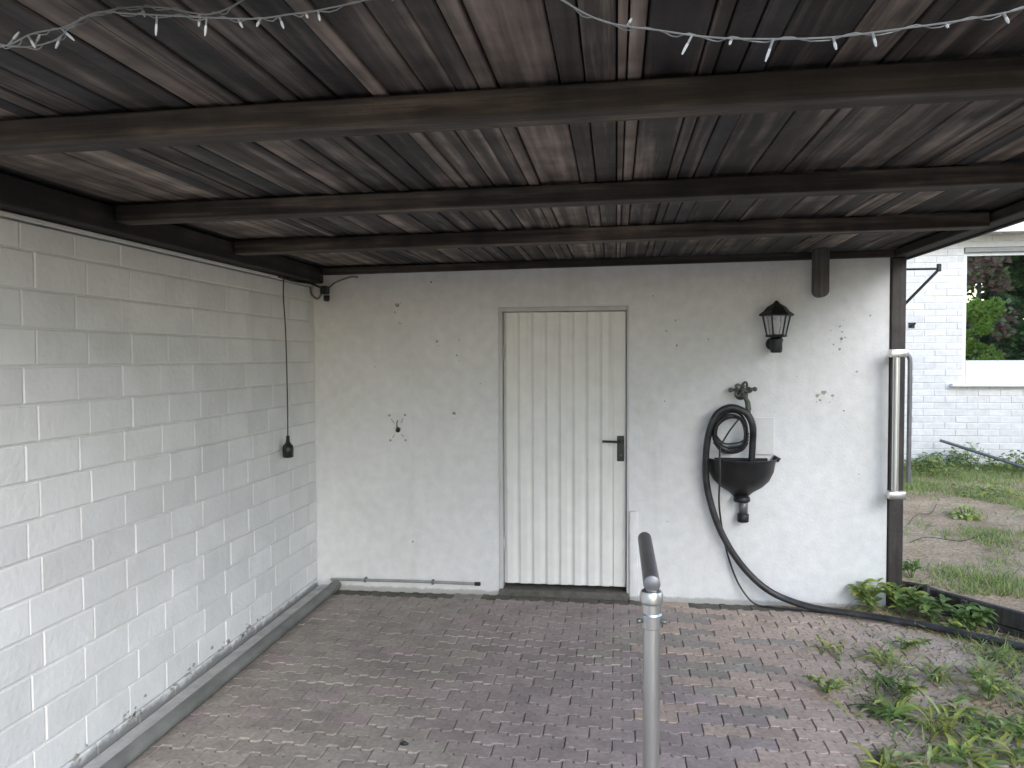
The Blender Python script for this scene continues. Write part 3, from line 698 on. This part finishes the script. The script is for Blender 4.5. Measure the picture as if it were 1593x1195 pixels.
# ------------------------------------------------------------------ hanging socket on the left wall
ps = thing('hanging_socket', 'black socket hanging on a thin cable beside the block wall', 'socket', (XL+.045, 4.775, 1.035))
tubeo('cable', [(-.012, .0, 1.19), (-.018, .004, 1.05), (-.006, .004, .8), (0, .002, .4), (0, 0, .13)], .0042, m_black, ps, 6, 5)
bm = bmesh.new(); lathe(bm, [(.018, 0), (.034, .004), (.036, .05), (.033, .078), (.022, .09), (.013, .105), (.011, .14), (.006, .146)], 14); mesh_obj('socket_body', bm, m_black, ps, True)
jb = thing('corner_junction', 'dark junction box with stub cables under the roof in the left corner', 'junction box', (-2.07, D-.06, 2.13))
boxo('box', (-.026, .026, -.02, .045, .012, .07), m_iron, jb, .006)
tubeo('cable', [(-.03, .0, .06), (-.08, -.05, .085), (-.09, -.3, .075), (-.092, -.55, .082)], .008, m_black, jb, 6, 4)
tubeo('cable', [(.03, .02, .06), (.08, .03, .10), (.19, .035, .135), (.24, .035, .130)], .006, m_cob, jb, 6, 4)
tubeo('cable', [(-.02, .01, .02), (-.05, .0, -.02), (-.085, -.02, .01), (-.09, -.03, .06)], .008, m_cob, jb, 6, 4)
bm = bmesh.new(); lathe(bm, [(.014, -.04), (.022, -.03), (.022, .002)], 10); mesh_obj('gland', bm, m_iron, jb, True, (.018, 0, 0))

# ------------------------------------------------------------------ handrail in the foreground
hr = thing('handrail', 'stainless steel handrail post with a short rail standing in the foreground', 'handrail', (.100, 2.20, 0))
bm = bmesh.new(); tube(bm, [(0, 0, .006), (0, 0, .935)], .0235, 24); o = mesh_obj('post', bm, m_steel, hr, True); auto(o)
bm = bmesh.new(); lathe(bm, [(.07, -.01), (.07, .006), (.064, .010), (.03, .012)], 24); o = mesh_obj('base_flange', bm, m_steel, hr, True); auto(o)
bm = bmesh.new(); lathe(bm, [(.0245, .915), (.029, .918), (.030, .955), (.027, .960), (.027, .985), (.032, .992), (.033, 1.012), (.029, 1.022), (.020, 1.028)], 24); o = mesh_obj('clamp', bm, m_steel, hr, True); auto(o, 30)
for s_ in (-1, 1):
    bm = bmesh.new(); tube(bm, [(s_*.030, -.012, .938), (s_*.041, -.014, .938)], .007, 8); mesh_obj('bolt', bm, m_darksteel, hr, True)
bm = bmesh.new(); tube(bm, [(0, -.022, 1.046), (0, -.018, 1.046), (0, .53, 1.046), (0, .545, 1.046)], [.018, .024, .024, .019], 20); o = mesh_obj('rail', bm, m_darksteel, hr, True); auto(o)
# tube clamped beside the post at the right
tb = thing('clamped_steel_tube', 'upright steel tube clamped in front of the dark timber post', 'steel tube', (1.785, 5.235, 0))
bm = bmesh.new(); tube(bm, [(0, 0, .77), (0, 0, 1.70)], .021, 18); o = mesh_obj('tube', bm, m_steel, tb, True); auto(o)
for z in (.785, 1.70):
    bm = bmesh.new(); box(bm, -.045, .062, -.030, .028, z-.026, z+.026, .008, 2); o = mesh_obj('clamp', bm, m_steel, tb, True); auto(o)
    boxo('strap', (.012, .050, .028, .110, z-.018, z+.018), m_steel, tb, .003)
tubeo('bent_bar', [(.035, 0, 1.690), (.062, 0, 1.692), (.078, 0, 1.668), (.082, 0, 1.61), (.082, 0, 1.2), (.082, 0, .87)], .0145, m_darksteel, tb, 12, 5)
# bracket on the post
br = thing('line_bracket', 'small dark triangular metal bracket sticking out from the timber post', 'bracket', (1.879, D+.04, 2.0))
tubeo('arm', [(0, 0, .253), (.222, 0, .253)], .0075, m_iron, br, 8)
tubeo('brace', [(0, 0, .015), (.214, 0, .245)], .0095, m_iron, br, 8)
boxo('tip', (.205, .229, -.012, .012, .235, .285), m_iron, br, .003); boxo('mounting_plate', (-.003, .004, -.018, .018, -.01, .275), m_iron, br)

# ------------------------------------------------------------------ fairy lights
def fairy(label, pts, bulbs):
    t = thing('fairy_light_string', label, 'fairy lights', pts[0], 'strings of fairy lights under the carport roof')
    o0 = Vector(pts[0]); P = smooth_path([Vector(p)-o0 for p in pts], 8)
    tubeo('wire', P, .0015, m_wire, t, 5)
    P2 = [p + Vector((.0, .004+.003*math.sin(i*1.7), .004*math.sin(i*.9))) for i, p in enumerate(P)]
    tubeo('wire', P2, .0012, m_wire, t, 5)
    for f, dx, dl in bulbs:
        k = f*(len(P)-1); i = int(k); p = P[i].lerp(P[min(i+1, len(P)-1)], k-i)
        e = p + Vector((dx, 0, dl)); mid = p.lerp(e, .45)
        tubeo('bulb_stem', [p, mid], .0022, m_wire, t, 5); tubeo('bulb', [mid, mid.lerp(e, .5), e], [.0024, .0026, .0014], m_led, t, 6)
    return t
fy = 1.3
fairy('fairy light string sagging across the upper right of the ceiling', [(-.20, fy, 2.356), (-.094, fy, 2.282), (-.02, fy, 2.240), (.07, fy, 2.220), (.146, fy, 2.205), (.227, fy, 2.197), (.336, fy, 2.193), (.442, fy, 2.200), (.536, fy, 2.208), (.622, fy, 2.221), (.75, fy, 2.26), (.86, fy, 2.356)],
      [(.335, -.016, -.030), (.475, -.012, -.035), (.55, .005, -.02), (.60, .006, -.022), (.41, -.004, -.010), (.70, .004, -.008), (.79, .008, -.016), (.22, .008, .012), (.86, .01, -.02)])
fairy('fairy light string with tangled ends across the upper left of the ceiling', [(-1.33, fy, 2.356), (-1.25, fy, 2.27), (-1.124, fy, 2.262), (-1.058, fy, 2.282), (-.994, fy, 2.290), (-.93, fy, 2.312), (-.867, fy, 2.306), (-.793, fy, 2.298), (-.70, fy, 2.288), (-.624, fy, 2.282), (-.56, fy, 2.286), (-.506, fy, 2.290), (-.391, fy, 2.310), (-.30, fy, 2.356)],
      [(.17, .022, .022), (.22, .014, -.024), (.30, .026, -.024), (.52, -.003, -.036), (.60, -.004, -.032), (.655, .008, -.016), (.70, -.008, -.014), (.74, .008, -.022), (.81, .004, -.01), (.84, .003, -.018), (.93, .003, -.016)])

tangle = fairy('small tangled loop of fairy light wire at the upper left corner', [(-1.20, fy+.01, 2.352), (-1.16, fy+.01, 2.285), (-1.10, fy+.02, 2.268), (-1.03, fy+.02, 2.276), (-.98, fy+.01, 2.300), (-.92, fy+.01, 2.318), (-.86, fy+.01, 2.322), (-.80, fy+.01, 2.316), (-.72, fy+.01, 2.300), (-.66, fy+.01, 2.318), (-.60, fy+.01, 2.355)],
      [(.24, .012, .02), (.33, -.012, -.022), (.62, .006, -.018), (.78, -.004, -.022)])
# ------------------------------------------------------------------ house on the right
HY = 10.0
hs = thing('brick_house', 'white painted brick house with a wide window behind the garden', 'house', (4.8, HY, 0))
def hb(name, x0, x1, y0, y1, z0, z1, m, parent=hs, bevel=0.0): return boxo(name, (x0-4.8, x1-4.8, y0-HY, y1-HY, z0, z1), m, parent, bevel)
WX0, WX1, WZ0, WZ1 = 4.165, 6.05, 1.405, 2.985
hb('wall_core', -1.5, WX0, HY+.004, HY+.25, -.05, 3.25, m_bmortar); hb('wall_core', WX1, 9.5, HY+.004, HY+.25, -.05, 3.25, m_bmortar)
hb('wall_core', WX0, WX1, HY+.004, HY+.25, -.05, WZ0-.07, m_bmortar); hb('wall_core', WX0, WX1, HY+.004, HY+.25, WZ1, 3.25, m_bmortar)
bme = {}
def brick_mesh(l):
    if l in bme: return bme[l]
    bm = bmesh.new(); box(bm, -l/2, l/2, 0, .05, -.0375, .0375, .005); me = bpy.data.meshes.new('brick'); bm.to_mesh(me); bm.free(); me.materials.append(m_brick); bme[l] = me; return me
bl = []; z = .22; row = 0
while z < 3.22:
    x = -1.4 + (.125 if row % 2 else 0)
    while x < 9.4:
        x0, x1 = x, x+.243
        zc = z+.0355
        if WZ0-.075 < zc < WZ1+.03:
            if x0 < WX0 < x1: x1 = WX0
            if x0 < WX1 < x1: x0 = WX1
            if x0 >= WX0-1e-4 and x1 <= WX1+1e-4: x += .25; continue
        if x1-x0 > .04: bl.append((x0, x1, z))
        x += .25
    z += .081; row += 1
def bscore(b):
    q = to_px(((b[0]+b[1])/2, HY, b[2]))
    return (0 if q and .87 < q[0] < 1.03 and .2 < q[1] < .65 else 1, abs((b[0]+b[1])/2-4.2))
bl.sort(key=bscore); jv = []; jf = []
for i, (x0, x1, z) in enumerate(bl):
    me = brick_mesh(round(x1-x0, 3)); loc = ((x0+x1)/2-4.8, rnd.uniform(-.0035, .0025), z+.0355)
    if i < 290: share('brick', me, hs, loc, (0, R(rnd.uniform(-.4, .4)), R(rnd.uniform(-.4, .4))))
    else:
        b0 = len(jv); jv += [tuple(Vector(v.co)+Vector(loc)) for v in me.vertices]; jf += [tuple(b0+k for k in p.vertices) for p in me.polygons]
tag(py_obj('far_bricks', jv, jf, m_brick, hs), kind='stuff')
wd = hb('window', WX0+.004, WX1-.004, HY+.10, HY+.13, WZ0-.06, WZ1-.005, m_upvc)      # backing board behind the frame
hb('frame', WX0+.006, WX0+.05, HY+.035, HY+.099, WZ0-.058, WZ1-.008, m_upvc, wd, .004); hb('frame', WX1-.05, WX1-.006, HY+.035, HY+.099, WZ0-.058, WZ1-.008, m_upvc, wd, .004)
hb('frame', WX0+.051, WX1-.051, HY+.032, HY+.099, WZ0-.058, WZ0+.215, m_upvc, wd, .004)
hb('shutter_box', WX0+.006, WX1-.006, HY-.012, HY+.099, WZ1-.06, WZ1-.006, m_greymetal, wd, .004)
hb('frame', WX0+.051, WX1-.051, HY+.040, HY+.099, WZ1-.10, WZ1-.061, m_upvc, wd, .004)
hb('pane', WX0+.051, WX1-.051, HY+.06, HY+.066, WZ0+.216, WZ1-.101, m_glass_w, wd)
hb('sill', WX0-.14, WX1+.14, HY-.075, HY+.03, WZ0-.10, WZ0-.062, m_upvc, hs, .006)
hb('fascia', -1.7, 9.7, HY-.30, HY-.27, 3.12, 3.36, m_upvc, hs, .004); hb('soffit', -1.7, 9.7, HY-.27, HY+.3, 3.235, 3.255, m_upvc)
bm = bmesh.new()
q = [bm.verts.new(p) for p in [(-6.6, -.36, 3.34), (5.0, -.36, 3.34), (5.0, 2.5, 4.3), (-6.6, 2.5, 4.3)]]; q2 = [bm.verts.new(v.co+Vector((0, 0, .06))) for v in q]
bm.faces.new(q); bm.faces.new(q2)
for i in range(4): bm.faces.new((q[i], q[(i+1) % 4], q2[(i+1) % 4], q2[i]))
mesh_obj('roof', bm, m_felt, hs)
hk = thing('wall_hook', 'small dark fitting on the white house wall below the bracket', 'hook', (3.575, HY-.01, 2.05))
boxo('plate', (-.035, .035, -.004, .012, -.03, .035), m_iron, hk, .003); tubeo('peg', [(0, 0, 0), (0, -.05, .0), (.02, -.06, .03)], .012, m_iron, hk, 8, 3)
pa = Vector((3.904, 9.9, .65)); pb_ = Vector((4.538, 9.3, .425)); dd = (pb_-pa)
o = tubeo('leaning_rod', [pa - dd*.02, pa + dd*.5, pa + dd*1.30], .018, m_darksteel, None, 8); tag(o, 'dark metal rod leaning low against the white house wall', 'rod')

# ------------------------------------------------------------------ weeds
def leaf_mesh(kind, m):
    bm = bmesh.new(); n = 5; L = 1.0
    wid = {'blade': .035, 'broad': .19, 'tooth': .07}[kind]; rows = []
    for i in range(n+1):
        t = i/n
        w = wid*math.sin(math.pi*min(1, (t*.93+.07)))**.8
        if kind == 'tooth': w *= (.62 if i % 2 else 1.15)
        xx = L*t*(1-.10*t); zz = .42*t - .62*t*t
        if kind == 'broad': zz = .30*t - .36*t*t
        rows.append([bm.verts.new((xx, -w, zz + w*.35)), bm.verts.new((xx, 0, zz)), bm.verts.new((xx, w, zz + w*.35))])
    for a, b in zip(rows, rows[1:]):
        for k in range(2): bm.faces.new((a[k], a[k+1], b[k+1], b[k]))
    me = bpy.data.meshes.new('leaf'); bm.to_mesh(me); bm.free(); me.materials.append(m)
    for p in me.polygons: p.use_smooth = True
    return me
LEAFM = m_greens + [m_straw]
LM = {(k, i): leaf_mesh(k, LEAFM[i]) for k in ('blade', 'broad', 'tooth') for i in range(5)}
def weed(name, label, loc, kind, n, size, greens, lift=(5, 70), cat='weed', spread=.055, z=None):
    t = thing(name, label, cat, loc, 'weeds growing on the pavers and by the edging')
    n = int(n*1.3)
    for k in range(n):
        a = 360*k/n*2.4 + rnd.uniform(-30, 30); el = rnd.uniform(*lift); s = size*rnd.uniform(.35, 1.1)
        ws = rnd.uniform(.8, 1.25)
        share('leaf', LM[kind, 4 if rnd.random() < .07 else (rnd.choice((2, 3)) if rnd.random() < .2 else rnd.choice(greens))], t, (rnd.uniform(-spread, spread), rnd.uniform(-spread, spread), rnd.uniform(.0, .012)), (R(rnd.uniform(-25, 25)), -R(el)*.8, R(a)), (s, s*ws, s))
    return t
def fz(x, y): return floor_h(x, y) - .004
W = [('weed_rosette', 'dense dark green weed rosette nearest the middle of the pavers', (1.27, 3.74), 'tooth', 39, 0.204, (0, 1, 1)),
     ('weed_rosette', 'broad pale weed rosette right of the dense dark one', (1.60, 3.80), 'tooth', 32, 0.180, (1, 2, 2, 3)),
     ('weed_rosette', 'weed rosette cut by the bottom edge of the photo, leftmost there', (1.11, 3.28), 'tooth', 29, 0.172, (1, 2, 3)),
     ('weed_rosette', 'yellowish weed rosette at the bottom edge in the lower right corner', (1.43, 3.36), 'tooth', 34, 0.180, (1, 3, 2)),
     ('weed_rosette', 'weed rosette at the right edge just below the trailing blades', (1.78, 3.62), 'tooth', 30, 0.180, (1, 3, 0)),
     ('weed_rosette', 'small pale weed rosette alone on the pavers furthest left', (1.21, 4.55), 'tooth', 18, 0.131, (1, 2, 0)),
     ('grass_tuft', 'upright yellow green tuft midway between the hose and the rosettes', (1.47, 4.42), 'blade', 31, 0.190, (3, 2, 1)),
     ('weed_rosette', 'low dark weed between the upright tuft and the dense dark rosette', (1.36, 4.12), 'tooth', 16, 0.123, (0, 1)),
     ('grass_tuft', 'pale grass tuft at the right edge below the hose', (1.88, 4.16), 'blade', 34, 0.209, (2, 3, 2)),
     ('grass_tuft', 'grass tuft behind the broad pale rosette', (1.66, 4.20), 'blade', 37, 0.190, (1, 2, 3)),
     ('weed_rosette', 'leafy weed at the right edge beside the pale grass tuft', (2.00, 3.92), 'tooth', 27, 0.172, (1, 3)),
     ('weed_rosette', 'small weed at the bottom edge between the two rosettes cut there', (1.27, 3.33), 'tooth', 18, 0.106, (2, 1, 3)),
     ('weed_rosette', 'small pale weed just left of the dense dark rosette', (1.10, 3.78), 'tooth', 11, 0.090, (2, 2, 1)),
     ('grass_tuft', 'pale grass tuft between the dense dark rosette and the broad pale one', (1.44, 3.62), 'blade', 37, 0.190, (2, 3, 3)),
     ('grass_tuft', 'short grass tuft under the hose at the right edge', (2.08, 4.50), 'blade', 31, 0.142, (2, 3, 1)),
     ('weed_rosette', 'leafy weed at the right edge furthest toward the bottom', (1.66, 3.40), 'tooth', 27, 0.163, (1, 2, 3))]
for nm, lb, (x, y), kd, n, s, gr in W:
    weed(nm, lb, (x, y, fz(x, y)), kd, n, s, gr, (10, 75) if kd == 'blade' else (0, 55))
# taller leafy weeds in the corner by the post and along the edging
def bush(label, x, y, n, hgt, size, greens, spread=.09, z=0.0):
    t = thing('leafy_weed', label, 'weed', (x, y, z), 'weeds growing on the pavers and by the edging')
    bm = bmesh.new(); stems = []
    for k in range(5):
        a = rnd.uniform(0, 6.28); e = Vector((math.cos(a)*spread*rnd.uniform(.3, 1), math.sin(a)*spread*rnd.uniform(.3, 1), hgt*rnd.uniform(.6, 1)))
        tube(bm, [(0, 0, -.01), e*.5+Vector((0, 0, .02)), e], [.004, .003, .0015], 5); stems.append(e)
    mesh_obj('stem', bm, m_greens[1], t)
    for k in range(n):
        e = rnd.choice(stems); f = rnd.uniform(.25, 1.0); s = size*rnd.uniform(.6, 1.1)
        share('leaf', LM['broad', rnd.choice(greens)], t, e*f + Vector((0, 0, .01)), (R(rnd.uniform(-30, 30)), R(rnd.uniform(-40, 15)), rnd.uniform(0, 6.28)), (s, s, s))
bush('small leaved bright weed creeping left of the dense dark rosette', 1.04, 3.98, 60, .06, .05, (2, 3, 1), .12)
bush('small leaved weed creeping over the pavers behind the upright tuft', 1.62, 4.62, 60, .06, .055, (1, 2, 3), .14)
bush('small leaved bright weed standing behind the dense dark rosette', 1.40, 3.95, 70, .12, .06, (3, 1, 2), .13)
bush('small leaved weed at the right edge between the pale grass tuft and the rosettes', 1.80, 3.98, 70, .12, .06, (2, 1, 3), .14)
bush('small leaved weed in the lower right corner', 1.56, 3.50, 70, .12, .06, (3, 2, 1), .14)
bush('bright leafy weed against the white wall at the foot of the post', 1.66, 5.25, 80, .21, .10, (1, 3, 2, 3), .13)
bush('dark leafy weed in front of the dark timber post', 1.84, 5.22, 80, .22, .10, (1, 1, 2, 3), .13)
bush('leafy weed hanging over the hose in front of the edging', 1.98, 5.10, 70, .16, .10, (1, 1, 2), .12)
bush('deep green weed against the edging timbers, right of the hanging one', 2.14, 4.99, 70, .18, .10, (0, 1, 1), .12)
bush('small pale weed beside the hose at the edging', 2.03, 4.93, 22, .07, .08, (1, 2, 3), .06)
bush('leafy weed on top of the soil just right of the post', 1.99, 5.50, 34, .12, .08, (1, 2, 0), .10, garden_h(1.99, 5.5))
# ------------------------------------------------------------------ garden plants near the house, grass, dry stems
def gclump(label, x, y, n, hgt, greens, spread):
    t = thing('garden_weed', label, 'weed', (x, y, garden_h(x, y)), 'weeds in the garden before the house')
    vs = []; fs = []; idx = []
    for k in range(n):
        a = rnd.uniform(0, 6.28); rr = spread*rnd.random()**.6; bx, by = rr*math.cos(a), rr*math.sin(a); h = hgt*rnd.uniform(.15, 1)*(1.15-rr/spread*.7)
        s = rnd.uniform(.04, .085); ya = rnd.uniform(0, 6.28); tl = rnd.uniform(-.7, .5)
        d = Vector((math.cos(ya)*math.cos(tl), math.sin(ya)*math.cos(tl), math.sin(tl))); sd = Vector((-math.sin(ya), math.cos(ya), rnd.uniform(-.3, .3)))
        c = Vector((bx, by, h)); b0 = len(vs)
        vs += [tuple(c), tuple(c+d*s*.5+sd*s*.28), tuple(c+d*s), tuple(c+d*s*.5-sd*s*.28)]; fs.append((b0, b0+1, b0+2, b0+3)); idx.append(rnd.choice(greens))
    py_obj('leaves', vs, fs, m_greens, t, idx=idx)
    bm = bmesh.new()
    for k in range(7):
        a = rnd.uniform(0, 6.28); r2 = spread*.6*rnd.random(); tube(bm, [(r2*.3*math.cos(a), r2*.3*math.sin(a), -.02), (r2*math.cos(a), r2*math.sin(a), hgt*.8)], [.005, .002], 4)
    mesh_obj('stem', bm, m_greens[0], t)
gclump('bright green weed patch left at the foot of the house', 3.55, 9.45, 330, .22, (1, 3, 2), .36)
gclump('taller dark weed before the house wall below the window corner', 4.15, 9.75, 330, .34, (0, 1, 2), .26)
gclump('green weed at the house wall just left of the taller dark one', 3.80, 9.82, 200, .22, (0, 1, 1), .22)
gclump('weed at the right edge under the leaning rod', 4.62, 9.62, 260, .24, (0, 1, 3), .30)
gclump('pale low weed clump in the middle of the bare garden soil', 3.12, 7.35, 150, .13, (2, 3, 2), .14)
gclump('low pale weed patch right of the bare garden soil', 3.75, 8.35, 220, .09, (2, 1, 3), .38)
# grass: scattered blades, thicker towards the house
vs = []; fs = []; idx = []
for k in range(120000):
    y = 5.2 + 4.8*rnd.random(); x = 1.95 + 3.9*rnd.random()
    if y < 5.5 and (Vector((x, y))-E0).dot(en) < .05: continue
    pt = nz(x, y, 7, .9) + .5*nz(x, y, 2, 2.6) + .3*nz(x, y, 4, 7)
    dens = .015 + 1.3*max(0, pt-.08) + (.55 if y > 9.2 else 0) + (.22 if y > 8.4 else 0) + (.25 if x < 2.4 and y > 7.4 else 0)
    if rnd.random() > dens: continue
    z = garden_h(x, y); h = rnd.uniform(.012, .045)*(1.6 if y > 9 else 1)*(1+max(0, pt)); a = rnd.uniform(0, 6.28); w = .004
    dx, dy = math.cos(a)*w, math.sin(a)*w; lx, ly = rnd.uniform(-1, 1)*h, rnd.uniform(-1, 1)*h; b0 = len(vs)
    vs += [(x-dx, y-dy, z-.005), (x+dx, y+dy, z-.005), (x+lx, y+ly, z+h)]; fs.append((b0, b0+1, b0+2)); idx.append(rnd.choices([0, 1, 2, 3, 4], [.12, .28, .30, .18, .12])[0])
tag(py_obj('grass', vs, fs, m_greens+[m_straw], idx=idx), 'sparse grass blades scattered over the garden soil', 'grass', kind='stuff')
# litter of dry bits and tiny weeds on the pavers at the open side
vs = []; fs = []; idx = []
for k in range(15000):
    x = 1.0 + 1.6*rnd.random()**.8; y = 2.9 + 2.4*rnd.random()
    if (Vector((x, y))-E0).dot(en) > -.06: continue
    dn = nz(x, y, 3, 1.8) + .35*nz(x, y, 11, 5)
    if rnd.random() > .10 + 1.1*max(0, dn) + .2*(x-1): continue
    z = floor_h(x, y)+.002; h = rnd.uniform(.006, .028) + (.09*rnd.random()**2 if dn > .12 else 0); a = rnd.uniform(0, 6.28); w = rnd.uniform(.002, .006)
    dx, dy = math.cos(a)*w, math.sin(a)*w; lx, ly = rnd.uniform(-1.6, 1.6)*h, rnd.uniform(-1.6, 1.6)*h; b0 = len(vs)
    vs += [(x-dx, y-dy, z), (x+dx, y+dy, z), (x+lx, y+ly, z+h*.7)]; fs.append((b0, b0+1, b0+2)); idx.append(rnd.choices([0, 1, 2, 3, 4], [.12, .2, .25, .15, .28])[0])
tag(py_obj('ground_litter', vs, fs, m_greens+[m_twig], idx=idx), 'tiny weed shoots and dry bits in the paver joints', 'litter', kind='stuff')
for lb, pts in [('thin dry stem lying on the garden soil, upper of two', [(2.50, 7.0), (2.66, 7.25), (2.84, 7.42), (3.0, 7.7)]), ('thin dry stem lying on the garden soil, lower of two', [(2.28, 6.35), (2.45, 6.45), (2.72, 6.5), (2.95, 6.62)])]:
    o = tubeo('dry_stem', [(x, y, garden_h(x, y)+.012+.02*(i % 2)) for i, (x, y) in enumerate(pts)], .0038, m_twig, None, 5, 4); tag(o, lb, 'stem', 'dry stems on the garden soil')
o = tubeo('pebble', [(-.93, 3.20, .004), (-.915, 3.203, .010), (-.895, 3.206, .004)], [.004, .011, .004], m_iron, None, 8); tag(o, 'small dark stone lying on the pavers at the bottom edge', 'stone')

# ------------------------------------------------------------------ shrubs and trees out in the yard (mirrored in the house window)
def tree(name, label, x, y, hgt, rad, z0, n, greens, trunk=.12, ls=(.07, .15), cat='tree'):
    t = thing(name, label, cat, (x, y, -.06), 'trees and shrubs mirrored in the house window')
    tubeo('trunk', [(0, 0, 0), (rnd.uniform(-.1, .1), rnd.uniform(-.1, .1), hgt*.45), (0, 0, hgt*.85)], [trunk, trunk*.7, trunk*.2], m_bark, t, 8)
    vs = []; fs = []; idx = []
    cl = [(Vector((rnd.gauss(0, .45)*rad, rnd.gauss(0, .45)*rad, z0 + (hgt-z0)*rnd.random())), rnd.uniform(.25, .5)*rad) for _ in range(22)]
    for k in range(n):
        c, r = rnd.choice(cl); d = Vector((rnd.gauss(0, 1), rnd.gauss(0, 1), rnd.gauss(0, 1))).normalized()*r*rnd.random()**.4
        p = c+d; s = rnd.uniform(*ls); u = Vector((rnd.gauss(0, 1), rnd.gauss(0, 1), rnd.gauss(0, .6))).normalized(); w = u.cross(Vector((rnd.gauss(0, 1), rnd.gauss(0, 1), rnd.gauss(0, 1)))).normalized()
        b0 = len(vs); vs += [tuple(p), tuple(p+u*s*.5+w*s*.3), tuple(p+u*s), tuple(p+u*s*.5-w*s*.3)]; fs.append((b0, b0+1, b0+2, b0+3)); idx.append(rnd.choice(greens))
    py_obj('crown', vs, fs, m_greens+[m_redleaf, m_lime], t, idx=idx)
tree('garden_shrub', 'bright green round shrub standing out in the yard', 8.85, -.3, 2.95, .52, .6, 8000, (5, 5, 5, 3), .05, (.07, .14), 'shrub')
for lb, x, y, h, r in [('dark green tree out in the yard, nearest the bright shrub', 8.6, -3.6, 5.6, 1.5), ('dark green tree in the yard, second from the bright shrub', 10.4, -3.0, 6.0, 1.5),
                       ('dark green tree in the yard, third from the bright shrub', 12.2, -2.6, 5.6, 1.5), ('dark green tree in the yard, farthest from the bright shrub', 14.2, -2.0, 5.8, 1.6), ('dark green tree in the yard, standing back behind the row', 11.6, -5.2, 6.4, 1.7), ('dark green tree at the back of the yard, behind the bright shrub', 9.4, -5.8, 6.4, 1.7), ('reddish brown leaved tree in the yard behind the bright shrub', 9.5, -1.7, 4.9, .75)]:
    tree('yard_tree', lb, x, y, h, r, .3, 11000 if r > 1 else 2600, (0, 0, 1) if r > 1 else (4, 4, 2), .14, (.13, .26))
hd = thing('yard_hedge', 'long clipped dark hedge closing the yard behind the trees', 'hedge', (11.5, -6.8, -.06))
vs = []; fs = []; idx = []
for k in range(16000):
    p = Vector((rnd.uniform(-5.5, 5.5), rnd.uniform(-.5, .5), rnd.uniform(0, 2.7) + .12*nz(k*.01, 0, 0, 1))); s_ = rnd.uniform(.14, .26)
    u = Vector((rnd.gauss(0, 1), rnd.gauss(0, 1), rnd.gauss(0, .6))).normalized(); w = u.cross(Vector((rnd.gauss(0, 1), rnd.gauss(0, 1), rnd.gauss(0, 1)))).normalized()
    b0 = len(vs); vs += [tuple(p), tuple(p+u*s_*.5+w*s_*.3), tuple(p+u*s_), tuple(p+u*s_*.5-w*s_*.3)]; fs.append((b0, b0+1, b0+2, b0+3)); idx.append(rnd.choice((0, 0, 1)))
py_obj('foliage', vs, fs, m_greens, hd, idx=idx)
bm = bmesh.new()
for q in range(12): tube(bm, [(-5.2+q*.95, 0, 0), (-5.2+q*.95+rnd.uniform(-.1, .1), 0, 2.2)], [.04, .015], 6)
mesh_obj('stem', bm, m_bark, hd)
